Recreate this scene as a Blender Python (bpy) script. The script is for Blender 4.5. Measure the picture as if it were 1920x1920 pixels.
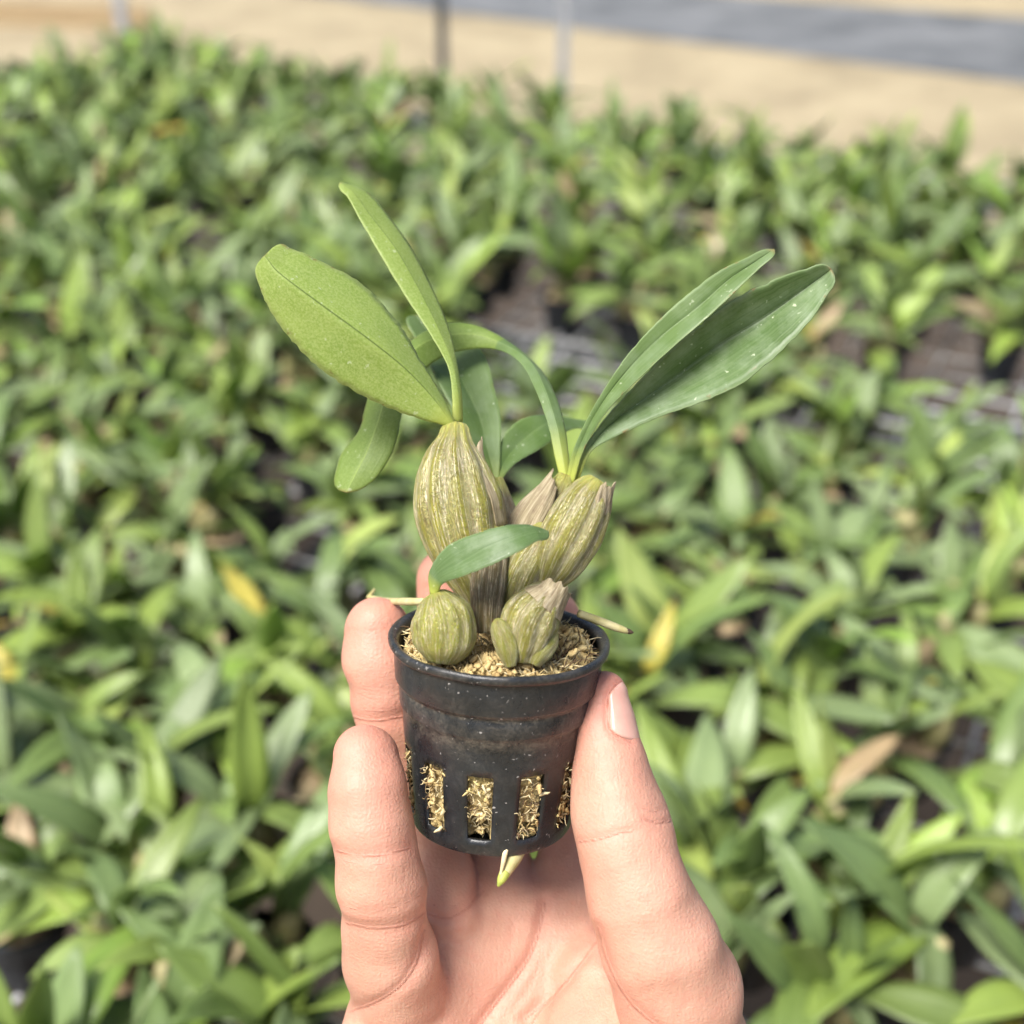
import bpy, math, random
import numpy as np
from mathutils import Vector, Matrix

# ------------------------------------------------------------------ camera, sky, sun, exposure
R = math.radians
for o in list(bpy.data.objects):
    bpy.data.objects.remove(o)
scene = bpy.context.scene
COL = scene.collection

FOV = R(42.0)
PITCH = R(30.0)
CAM = Vector((0.0, 0.0, 1.35))
cam_data = bpy.data.cameras.new('camera')
cam = bpy.data.objects.new('camera', cam_data)
COL.objects.link(cam)
cam.location = CAM
cam.rotation_euler = (R(90) - PITCH, 0, 0)
cam_data.sensor_width = 36
cam_data.lens = 18.0 / math.tan(FOV / 2)
cam_data.clip_start = 0.01
cam_data.clip_end = 500
cam_data.dof.use_dof = True
cam_data.dof.focus_distance = 0.297
cam_data.dof.aperture_fstop = 9.6
cam_data.dof.aperture_blades = 0
scene.camera = cam

SUN_EL, SUN_AZ = R(60), R(228)          # azimuth clockwise from +Y: behind the camera, to the left
world = bpy.data.worlds.new('World')
scene.world = world
world.use_nodes = True
wn = world.node_tree
bg = wn.nodes['Background']
sky = wn.nodes.new('ShaderNodeTexSky')
sky.sky_type = 'NISHITA'
sky.sun_disc = False
sky.sun_elevation = SUN_EL
sky.sun_rotation = SUN_AZ
sky.air_density = 0.8
sky.dust_density = 4.0
sky.ozone_density = 0.6
wn.links.new(sky.outputs[0], bg.inputs[0])
bg.inputs[1].default_value = 0.105
sun_data = bpy.data.lights.new('sun', 'SUN')
sun_data.energy = 3.1
sun_data.angle = R(26)
sun_data.color = (1.0, 0.975, 0.94)
sun = bpy.data.objects.new('sun', sun_data)
COL.objects.link(sun)
sd = Vector((math.sin(SUN_AZ) * math.cos(SUN_EL), math.cos(SUN_AZ) * math.cos(SUN_EL), math.sin(SUN_EL)))
sun.rotation_euler = sd.to_track_quat('Z', 'Y').to_euler()
sun.location = sd * 5
vs = scene.view_settings
vs.view_transform = 'Standard'
vs.look = 'None'
vs.exposure = 0.98
vs.gamma = 1.0
scene.render.engine = 'CYCLES'
scene.cycles.use_denoising = True
scene.cycles.max_bounces = 6
scene.cycles.diffuse_bounces = 3
scene.cycles.glossy_bounces = 2
scene.cycles.transmission_bounces = 4
scene.cycles.use_adaptive_sampling = True
scene.cycles.adaptive_threshold = 0.02
scene.cycles.transparent_max_bounces = 8

# ------------------------------------------------------------------ helpers
S = 2 * math.tan(FOV / 2)
CR = np.array([1.0, 0, 0])
CU = np.array([0, math.sin(PITCH), math.cos(PITCH)])
CF = np.array([0, math.cos(PITCH), -math.sin(PITCH)])
CP = np.array(CAM)


def cam_mm(px, py, d):
    """photo pixel + distance in mm -> camera-frame millimetres (right, up, away)"""
    return np.array([(px - 960) / 1920 * S * d, (960 - py) / 1920 * S * d, d], float)


def to_world(c):
    c = np.asarray(c, float) * 0.001
    return CP + c[..., 0:1] * CR + c[..., 1:2] * CU + c[..., 2:3] * CF


def at(px, py, d):
    return to_world(cam_mm(px, py, d))


def project(w):
    v = np.asarray(w, float) - CP
    d = v @ CF
    return 960 + (v @ CR) / (d * S) * 1920, 960 - (v @ CU) / (d * S) * 1920, d


def mesh_from(name, verts, faces, smooth=True, mats=(), midx=None, uv=None, attrs=None):
    me = bpy.data.meshes.new(name)
    me.from_pydata([tuple(map(float, v)) for v in verts], [], [tuple(int(i) for i in f) for f in faces])
    for m in mats:
        me.materials.append(m)
    if midx is not None:
        me.polygons.foreach_set('material_index', np.asarray(midx, np.int32))
    if smooth:
        me.polygons.foreach_set('use_smooth', np.ones(len(me.polygons), bool))
    if uv is not None:
        uv = np.asarray(uv, np.float32)
        lay = me.uv_layers.new(name='UVMap')
        li = np.empty(len(me.loops), np.int32)
        me.loops.foreach_get('vertex_index', li)
        lay.data.foreach_set('uv', uv[li].ravel())
    if attrs:
        for k, a in attrs.items():
            at_ = me.attributes.new(k, 'FLOAT', 'POINT')
            at_.data.foreach_set('value', np.asarray(a, np.float32))
    me.update()
    return me


def link(name, me, parent=None):
    o = bpy.data.objects.new(name, me)
    COL.objects.link(o)
    if parent is not None:
        o.parent = parent
    return o


def empty(name, loc):
    o = bpy.data.objects.new(name, None)
    COL.objects.link(o)
    o.location = loc
    o.empty_display_size = 0.02
    return o


def tag(o, label=None, cat=None, group=None, kind=None):
    if label: o['label'] = label
    if cat: o['category'] = cat
    if group: o['group'] = group
    if kind: o['kind'] = kind
    return o


def part(name, verts, faces, mat, root, **kw):
    """mesh given in world coordinates, linked under root (an unrotated Empty)"""
    off = np.array(root.location) if root is not None else np.zeros(3)
    p = root.parent if root is not None else None
    while p is not None:
        off = off + np.array(p.location); p = p.parent
    mats = mat if isinstance(mat, (list, tuple)) else [mat]
    me = mesh_from(name, np.asarray(verts) - off, faces, mats=mats, **kw)
    return link(name, me, root)


def catmull(P, n):
    """resample rows of P (k x c) to n samples, centripetal-ish by chord length of the mid columns"""
    P = np.asarray(P, float)
    k = len(P)
    seg = np.linalg.norm(np.diff(P, axis=0), axis=1) + 1e-9
    t = np.concatenate([[0], np.cumsum(seg)])
    m = np.empty_like(P)
    m[1:-1] = (P[2:] - P[:-2]) / (t[2:] - t[:-2])[:, None]
    m[0] = (P[1] - P[0]) / (t[1] - t[0])
    m[-1] = (P[-1] - P[-2]) / (t[-1] - t[-2])
    q = np.linspace(0, t[-1], n)
    i = np.clip(np.searchsorted(t, q, side='right') - 1, 0, k - 2)
    h = (t[i + 1] - t[i])[:, None]
    u = ((q - t[i]) / h[:, 0])[:, None]
    return ((2 * u**3 - 3 * u**2 + 1) * P[i] + (u**3 - 2 * u**2 + u) * h * m[i]
            + (-2 * u**3 + 3 * u**2) * P[i + 1] + (u**3 - u**2) * h * m[i + 1])


def frames(pts):
    """parallel-transport frames along a polyline"""
    pts = np.asarray(pts, float)
    T = np.gradient(pts, axis=0)
    T /= np.linalg.norm(T, axis=1)[:, None] + 1e-12
    a = np.array([0, 0, 1.0]) if abs(T[0][2]) < 0.9 else np.array([1.0, 0, 0])
    n = np.cross(T[0], a); n /= np.linalg.norm(n)
    N = [n]
    for i in range(1, len(pts)):
        n = N[-1] - T[i] * np.dot(N[-1], T[i])
        n /= np.linalg.norm(n) + 1e-12
        N.append(n)
    N = np.array(N)
    return T, N, np.cross(T, N)


def tube(pts, rad, sides=6, rib=None):
    """closed tube along pts; rib(theta, v) multiplies the radius. returns verts, faces, uv"""
    pts = np.asarray(pts, float)
    n = len(pts)
    rad = np.broadcast_to(np.asarray(rad, float), (n,))
    T, N, B = frames(pts)
    th = np.linspace(0, 2 * np.pi, sides, endpoint=False)
    V, F, UV = [], [], []
    for i in range(n):
        v = i / (n - 1)
        rr = rad[i] * (rib(th, v) if rib else 1.0)
        ring = pts[i] + (np.cos(th) * rr)[:, None] * N[i] + (np.sin(th) * rr)[:, None] * B[i]
        V.append(ring)
        UV.append(np.stack([th / (2 * np.pi), np.full(sides, v)], 1))
    for i in range(n - 1):
        for j in range(sides):
            k = (j + 1) % sides
            F.append((i * sides + j, i * sides + k, (i + 1) * sides + k, (i + 1) * sides + j))
    V = np.concatenate(V); UV = np.concatenate(UV)
    c0, c1 = len(V), len(V) + 1
    V = np.concatenate([V, pts[:1], pts[-1:]])
    UV = np.concatenate([UV, [[0.5, 0], [0.5, 1]]])
    for j in range(sides):
        k = (j + 1) % sides
        F.append((c0, k, j))
        F.append((c1, (n - 1) * sides + j, (n - 1) * sides + k))
    return V, F, UV


def bar(p0, p1, w, h):
    """box beam between two points (list form verts, faces)"""
    p0, p1 = np.array(p0, float), np.array(p1, float)
    t = p1 - p0; t /= np.linalg.norm(t)
    up = np.array([0, 0, 1.0]) if abs(t[2]) < 0.95 else np.array([0, 1.0, 0])
    s = np.cross(t, up); s /= np.linalg.norm(s)
    u = np.cross(s, t)
    V = []
    for p in (p0, p1):
        for a, b in ((-1, -1), (1, -1), (1, 1), (-1, 1)):
            V.append(p + s * a * w / 2 + u * b * h / 2)
    F = [(0, 3, 2, 1), (4, 5, 6, 7), (0, 1, 5, 4), (1, 2, 6, 5), (2, 3, 7, 6), (3, 0, 4, 7)]
    return np.array(V), F


class NT:
    """small node-tree writer"""
    def __init__(s, name):
        s.m = bpy.data.materials.new(name)
        s.m.use_nodes = True
        s.t = s.m.node_tree
        s.t.nodes.clear()
        s.out = s.t.nodes.new('ShaderNodeOutputMaterial')

    def n(s, typ, **kw):
        nd = s.t.nodes.new('ShaderNode' + typ)
        for k, v in kw.items():
            if k.startswith('i_'):
                nd.inputs[k[2:].replace('_', ' ')].default_value = v
            elif isinstance(k, str) and hasattr(nd, k):
                setattr(nd, k, v)
        return nd

    def l(s, a, b):
        s.t.links.new(a, b)

    def noise(s, vec, scale, detail=3, rough=0.55, dist=0.0):
        nd = s.n('TexNoise')
        nd.inputs['Scale'].default_value = scale
        nd.inputs['Detail'].default_value = detail
        nd.inputs['Roughness'].default_value = rough
        nd.inputs['Distortion'].default_value = dist
        if vec is not None: s.l(vec, nd.inputs['Vector'])
        return nd.outputs['Fac']

    def ramp(s, fac, stops):
        nd = s.n('ValToRGB')
        cr = nd.color_ramp
        while len(cr.elements) > 1: cr.elements.remove(cr.elements[-1])
        cr.elements[0].position = stops[0][0]; cr.elements[0].color = col4(stops[0][1])
        for p, c in stops[1:]:
            e = cr.elements.new(p); e.color = col4(c)
        s.l(fac, nd.inputs['Fac'])
        return nd.outputs['Color']

    def mix(s, fac, a, b, blend='MIX'):
        nd = s.n('Mix'); nd.data_type = 'RGBA'; nd.blend_type = blend
        s.put(fac, nd.inputs[0]); s.put(a, nd.inputs[6]); s.put(b, nd.inputs[7])
        return nd.outputs[2]

    def math(s, op, a, b=None, clamp=False):
        nd = s.n('Math'); nd.operation = op; nd.use_clamp = clamp
        s.put(a, nd.inputs[0])
        if b is not None: s.put(b, nd.inputs[1])
        return nd.outputs[0]

    def put(s, v, sock):
        if hasattr(v, 'is_linked') or hasattr(v, 'links'):
            s.l(v, sock)
        elif isinstance(v, (tuple, list)):
            sock.default_value = col4(v)
        else:
            sock.default_value = v

    def mapping(s, vec, scale):
        nd = s.n('Mapping'); nd.inputs['Scale'].default_value = scale
        s.l(vec, nd.inputs['Vector'])
        return nd.outputs[0]

    def bump(s, h, strength, dist):
        nd = s.n('Bump'); nd.inputs['Strength'].default_value = strength
        nd.inputs['Distance'].default_value = dist
        s.l(h, nd.inputs['Height'])
        return nd.outputs[0]

    def principled(s, col, rough=0.5, normal=None, spec=0.5, **kw):
        nd = s.n('BsdfPrincipled')
        s.put(col, nd.inputs['Base Color']); s.put(rough, nd.inputs['Roughness'])
        nd.inputs['Specular IOR Level'].default_value = spec
        if normal is not None: s.l(normal, nd.inputs['Normal'])
        for k, v in kw.items(): s.put(v, nd.inputs[k])
        return nd.outputs[0]

    def add_translucent(s, bsdf, col, fac, normal=None):
        tr = s.n('BsdfTranslucent'); s.put(col, tr.inputs['Color'])
        mx = s.n('MixShader'); s.put(fac, mx.inputs[0])
        s.l(bsdf, mx.inputs[1]); s.l(tr.outputs[0], mx.inputs[2])
        return mx.outputs[0]

    def done(s, bsdf):
        s.l(bsdf, s.out.inputs['Surface'])
        return s.m


def col4(c):
    return (c[0], c[1], c[2], 1.0) if len(c) == 3 else tuple(c)


# ------------------------------------------------------------------ materials
def mat_simple(name, c0, c1, scale, rough=0.7, bump=0.0, bdist=0.002, detail=4, spec=0.4, coord='Object'):
    t = NT(name)
    tc = t.n('TexCoord').outputs[coord]
    f = t.noise(tc, scale, detail)
    c = t.ramp(f, [(0.3, c0), (0.7, c1)])
    nm = t.bump(f, bump, bdist) if bump else None
    return t.done(t.principled(c, rough, nm, spec))


def mat_skin():
    t = NT('skin')
    tc = t.n('TexCoord').outputs['Object']
    red = t.n('Attribute', attribute_name='red').outputs['Fac']
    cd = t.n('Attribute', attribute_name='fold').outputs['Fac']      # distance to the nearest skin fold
    big = t.noise(tc, 70, 4, 0.6)
    fine = t.noise(tc, 300, 5, 0.65)
    wob = t.noise(tc, 1100, 2)
    c = t.ramp(big, [(0.3, (0.465, 0.245, 0.168)), (0.7, (0.54, 0.308, 0.216))])
    c = t.mix(t.math('MULTIPLY', red, 0.8, True), c, (0.56, 0.205, 0.155))
    c = t.mix(t.math('MULTIPLY', t.ramp(fine, [(0.45, (0, 0, 0)), (0.75, (1, 1, 1))]), 0.42), c, (0.50, 0.205, 0.145))
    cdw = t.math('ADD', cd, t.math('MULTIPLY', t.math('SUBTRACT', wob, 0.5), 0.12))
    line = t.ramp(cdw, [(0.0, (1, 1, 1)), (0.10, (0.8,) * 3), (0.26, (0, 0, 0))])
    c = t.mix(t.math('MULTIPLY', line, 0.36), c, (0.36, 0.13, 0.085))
    vo = t.n('TexVoronoi'); vo.feature = 'DISTANCE_TO_EDGE'; vo.inputs['Scale'].default_value = 1000
    t.l(tc, vo.inputs['Vector'])
    ridg = t.noise(t.mapping(tc, (300, 300, 1600)), 1.0, 2)
    rid2 = t.noise(t.mapping(tc, (1300, 500, 260)), 1.0, 3)
    h = t.math('ADD', t.math('MULTIPLY', vo.outputs['Distance'], 0.8), t.math('ADD', t.math('MULTIPLY', ridg, 0.6), t.math('MULTIPLY', rid2, 0.9)))
    nm = t.bump(h, 0.42, 0.0004)
    b2 = t.n('Bump'); b2.invert = True
    b2.inputs['Strength'].default_value = 0.42; b2.inputs['Distance'].default_value = 0.0005
    t.l(line, b2.inputs['Height']); t.l(nm, b2.inputs['Normal'])
    rough = t.math('ADD', t.math('MULTIPLY', fine, 0.2), 0.44)
    b = t.principled(c, rough, b2.outputs[0], 0.42, **{'Subsurface Weight': 0.22, 'Subsurface Scale': 0.0014})
    b.node.inputs['Subsurface Radius'].default_value = (1.0, 0.35, 0.2)
    return t.done(b)


def mat_leaf(name, base, dark, edge, rib, speck, rough, vein=0.35, grain=0.0, petiole=(0.40, 0.45, 0.085),
             transl=(0.35, 0.5, 0.06), tfac=0.25, dust=0.0, spec=0.45, ribw=0.022, plen=0.13):
    """leaf of the held orchid; UV.x = 0..1 across (0.5 = midrib), UV.y = 0..1 from base to tip"""
    t = NT(name)
    tcn = t.n('TexCoord')
    tc, uv = tcn.outputs['Object'], tcn.outputs['UV']
    sep = t.n('SeparateXYZ'); t.l(uv, sep.inputs[0])
    x, y = sep.outputs[0], sep.outputs[1]
    ax = t.math('ABSOLUTE', t.math('SUBTRACT', x, 0.5))
    blot = t.noise(tc, 90, 4)
    c = t.ramp(blot, [(0.3, dark), (0.7, base)])
    vn = t.noise(t.mapping(uv, (46, 1.6, 1)), 1.0, 2, 0.5, 0.2)
    c = t.mix(t.math('MULTIPLY', t.math('SUBTRACT', vn, 0.35, True), vein * 2), c, edge)
    if grain:
        g = t.noise(tc, 1900, 3, 0.7)
        c = t.mix(t.math('MULTIPLY', t.ramp(g, [(0.42, (0, 0, 0)), (0.62, (1, 1, 1))]), grain), c, edge)
    sp = t.noise(tc, 620, 2)
    c = t.mix(t.math('MULTIPLY', t.ramp(sp, [(0.68, (0, 0, 0)), (0.74, (1, 1, 1))]), speck), c, (0.72, 0.78, 0.55))
    if dust:
        dn = t.noise(tc, 130, 5, 0.65)
        c = t.mix(t.math('MULTIPLY', t.ramp(dn, [(0.42, (0, 0, 0)), (0.72, (1, 1, 1))]), dust), c, (0.42, 0.50, 0.36))
    em = t.ramp(ax, [(0.455, (0, 0, 0)), (0.498, (1, 1, 1))])
    c = t.mix(t.math('MULTIPLY', em, 0.55), c, edge)
    scar = t.math('MULTIPLY', t.ramp(ax, [(0.44, (0, 0, 0)), (0.49, (1, 1, 1))]), t.ramp(t.noise(tc, 380, 3, 0.6), [(0.62, (0, 0, 0)), (0.66, (1, 1, 1))]))
    c = t.mix(t.math('MULTIPLY', scar, 0.7), c, (0.22, 0.13, 0.05))
    c = t.mix(t.math('MULTIPLY', t.ramp(y, [(0.975, (0, 0, 0)), (0.995, (1, 1, 1))]), 0.6), c, (0.30, 0.20, 0.09))
    mr = t.ramp(ax, [(0.0, (1, 1, 1)), (ribw, (0, 0, 0))])
    c = t.mix(t.math('MULTIPLY', mr, 0.85), c, rib)
    pt = t.ramp(y, [(0.03, (1, 1, 1)), (plen, (0, 0, 0))])
    c = t.mix(pt, c, petiole)
    h = t.math('ADD', t.math('MULTIPLY', vn, 0.5), t.math('MULTIPLY', t.noise(tc, 700, 3), 0.5))
    h = t.math('SUBTRACT', h, t.math('MULTIPLY', mr, 0.6))
    nm = t.bump(h, 0.35, 0.0005)
    r = t.math('ADD', t.math('MULTIPLY', blot, 0.25), rough - 0.12)
    b = t.principled(c, r, nm, spec)
    return t.done(t.add_translucent(b, t.mix(0.5, c, transl), tfac))


def mat_bulb(name, green, olive, paper, pfac, brown=(0.10, 0.055, 0.03), bfac=0.3, neck=(0.46, 0.46, 0.10), net=0.22):
    t = NT(name)
    tcn = t.n('TexCoord')
    tc, uv = tcn.outputs['Object'], tcn.outputs['UV']
    sep = t.n('SeparateXYZ'); t.l(uv, sep.inputs[0])
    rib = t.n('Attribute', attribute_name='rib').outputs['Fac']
    n1 = t.noise(tc, 150, 5, 0.6)
    c = t.ramp(n1, [(0.3, olive), (0.7, green)])
    # papery remains: fibres running base to tip, thickest along the ribs' flanks, torn into patches
    st = t.noise(t.mapping(uv, (34, 1.3, 1)), 1.0, 4, 0.7, 0.3)
    pa = t.noise(tc, 210, 6, 0.72, 0.8)
    flank = t.ramp(t.math('ADD', rib, t.math('MULTIPLY', t.math('SUBTRACT', pa, 0.5), 0.9)), [(0.0, (1, 1, 1)), (0.42, (0.55,) * 3), (0.75, (0.12,) * 3)])
    m = t.math('MULTIPLY', t.ramp(st, [(0.30, (0.25,) * 3), (0.58, (1, 1, 1))]), flank)
    m = t.math('MULTIPLY', m, t.ramp(pa, [(0.30, (0.2,) * 3), (0.55, (1, 1, 1))]))
    tone = t.mix(t.noise(tc, 420, 4), paper, (paper[0] * 0.50, paper[1] * 0.49, paper[2] * 0.36))
    c = t.mix(t.math('MULTIPLY', m, pfac), c, tone)
    # short crinkles
    cr = t.noise(t.mapping(uv, (60, 30, 1)), 1.0, 4, 0.7, 1.6)
    crl = t.ramp(t.math('ABSOLUTE', t.math('SUBTRACT', cr, 0.5)), [(0.0, (1, 1, 1)), (0.035, (0, 0, 0))])
    c = t.mix(t.math('MULTIPLY', crl, net), c, (0.66, 0.60, 0.36))
    fb = t.ramp(t.math('ABSOLUTE', t.math('SUBTRACT', st, 0.5)), [(0.0, (1, 1, 1)), (0.03, (0, 0, 0))])
    c = t.mix(t.math('MULTIPLY', fb, 0.6), c, (0.74, 0.66, 0.48))
    bn = t.noise(t.mapping(uv, (14, 2.6, 1)), 1.0, 6, 0.75, 0.6)
    c = t.mix(t.math('MULTIPLY', t.ramp(bn, [(0.54, (0, 0, 0)), (0.68, (1, 1, 1))]), bfac), c, brown)
    crevice_shade = t.math('MULTIPLY', t.ramp(rib, [(0.0, (1, 1, 1)), (0.16, (0, 0, 0))]), t.ramp(n1, [(0.35, (0.2,) * 3), (0.6, (1, 1, 1))]))  # brown painted into the rib valleys as crevice shade
    c = t.mix(t.math('MULTIPLY', crevice_shade, 0.55), c, (0.17, 0.105, 0.05))
    c = t.mix(t.math('MULTIPLY', t.ramp(sep.outputs[1], [(0.84, (0, 0, 0)), (0.95, (1, 1, 1))]), 0.8), c, neck)
    h = t.math('ADD', t.math('MULTIPLY', m, 0.7), t.math('ADD', t.math('MULTIPLY', crl, 0.45), t.math('ADD', t.math('MULTIPLY', st, 0.8), t.math('MULTIPLY', pa, 0.5))))
    nm = t.bump(h, 0.8, 0.0007)
    r = t.math('ADD', t.math('MULTIPLY', m, 0.22), 0.27)
    b = t.principled(c, r, nm, 0.5, **{'Subsurface Weight': 0.12, 'Subsurface Scale': 0.0015})
    return t.done(b)


def mat_sheath():
    t = NT('papery_sheath')
    tcn = t.n('TexCoord')
    tc, uv = tcn.outputs['Object'], tcn.outputs['UV']
    st = t.noise(t.mapping(uv, (20, 1.2, 1)), 1.0, 5, 0.7, 0.3)
    pa = t.noise(tc, 300, 5, 0.7)
    c = t.ramp(st, [(0.3, (0.19, 0.14, 0.075)), (0.48, (0.42, 0.35, 0.21)), (0.66, (0.68, 0.60, 0.42))])
    c = t.mix(t.math('MULTIPLY', t.ramp(pa, [(0.5, (0, 0, 0)), (0.7, (1, 1, 1))]), 0.6), c, (0.24, 0.16, 0.10))
    b = t.principled(c, 0.6, t.bump(t.math('ADD', st, pa), 0.7, 0.0006), 0.4)
    return t.done(t.add_translucent(b, c, 0.35))


def mat_pot():
    t = NT('black_plastic')
    tc = t.n('TexCoord').outputs['Object']
    a = t.noise(tc, 80, 5, 0.65)
    dirt = t.noise(tc, 170, 7, 0.78, 0.5)
    grit = t.noise(tc, 1300, 3, 0.6)
    sp = t.noise(tc, 950, 2, 0.5, 0.5)
    c = t.ramp(a, [(0.3, (0.005, 0.0065, 0.008)), (0.7, (0.016, 0.020, 0.024))])
    film = t.math('MULTIPLY', t.ramp(dirt, [(0.50, (0, 0, 0)), (0.75, (1, 1, 1))]), t.ramp(grit, [(0.35, (0.2,) * 3), (0.65, (1, 1, 1))]))
    c = t.mix(t.math('MULTIPLY', film, 0.28), c, (0.105, 0.105, 0.100))
    ring = t.n('Attribute', attribute_name='dirt').outputs['Fac']
    rg = t.math('MULTIPLY', ring, t.ramp(dirt, [(0.40, (0, 0, 0)), (0.56, (1, 1, 1))]))
    rg = t.math('MULTIPLY', rg, t.ramp(grit, [(0.35, (0.25,) * 3), (0.6, (1, 1, 1))]))
    c = t.mix(t.math('MULTIPLY', rg, 0.5), c, (0.20, 0.175, 0.135))
    spk = t.math('MULTIPLY', t.ramp(sp, [(0.70, (0, 0, 0)), (0.73, (1, 1, 1))]), t.ramp(a, [(0.42, (0, 0, 0)), (0.55, (1, 1, 1))]))
    c = t.mix(t.math('MULTIPLY', spk, 0.6), c, (0.50, 0.48, 0.45))
    nm = t.bump(t.math('ADD', t.math('MULTIPLY', dirt, 0.8), t.math('MULTIPLY', a, 1.2)), 0.4, 0.0007)
    r = t.math('ADD', t.math('MULTIPLY', dirt, 0.38), 0.12)
    return t.done(t.principled(c, r, nm, 0.5))


def mat_moss(name='sphagnum'):
    t = NT(name)
    tc = t.n('TexCoord').outputs['Object']
    a = t.noise(tc, 230, 5, 0.7)
    b = t.noise(tc, 90, 3)
    c = t.ramp(a, [(0.28, (0.13, 0.075, 0.035)), (0.42, (0.42, 0.30, 0.13)), (0.62, (0.64, 0.51, 0.24)), (0.8, (0.74, 0.64, 0.36))])
    c = t.mix(t.math('MULTIPLY', t.ramp(b, [(0.5, (0, 0, 0)), (0.7, (1, 1, 1))]), 0.4), c, (0.46, 0.40, 0.14))
    nm = t.bump(a, 0.9, 0.0012)
    return t.done(t.principled(c, 0.85, nm, 0.2))


def mat_bgleaf():
    t = NT('bench_leaf')
    oi = t.n('ObjectInfo')
    tcn = t.n('TexCoord')
    tc, uv = tcn.outputs['Object'], tcn.outputs['UV']
    sep = t.n('SeparateXYZ'); t.l(uv, sep.inputs[0])
    ax = t.math('ABSOLUTE', t.math('SUBTRACT', sep.outputs[0], 0.5))
    n = t.noise(tc, 60, 4)
    base = oi.outputs['Color']
    c = t.mix(t.math('MULTIPLY', n, 0.40), base, (0.055, 0.105, 0.028))
    vn = t.noise(t.mapping(uv, (30, 1.2, 1)), 1.0, 2)
    c = t.mix(t.math('MULTIPLY', vn, 0.22), c, (0.22, 0.30, 0.15))
    c = t.mix(t.math('MULTIPLY', t.ramp(ax, [(0.0, (1, 1, 1)), (0.035, (0, 0, 0))]), 0.5), c, (0.26, 0.34, 0.12))
    rough = t.math('ADD', t.math('MULTIPLY', oi.outputs['Random'], 0.18), 0.28)
    nm = t.bump(vn, 0.3, 0.001)
    b = t.principled(c, rough, nm, 0.55)
    return t.done(t.add_translucent(b, t.mix(0.5, base, (0.30, 0.45, 0.05)), 0.25))


def mat_sand():
    t = NT('sand')
    tc = t.n('TexCoord').outputs['Object']
    a = t.noise(tc, 2.2, 8, 0.7)
    b = t.noise(tc, 45, 4, 0.7)
    c = t.ramp(a, [(0.3, (0.19, 0.165, 0.110)), (0.48, (0.31, 0.268, 0.172)), (0.66, (0.38, 0.33, 0.215))])
    c = t.mix(t.math('MULTIPLY', b, 0.35), c, (0.30, 0.21, 0.12))
    return t.done(t.principled(c, 0.95, t.bump(b, 0.5, 0.01), 0.2))


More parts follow.
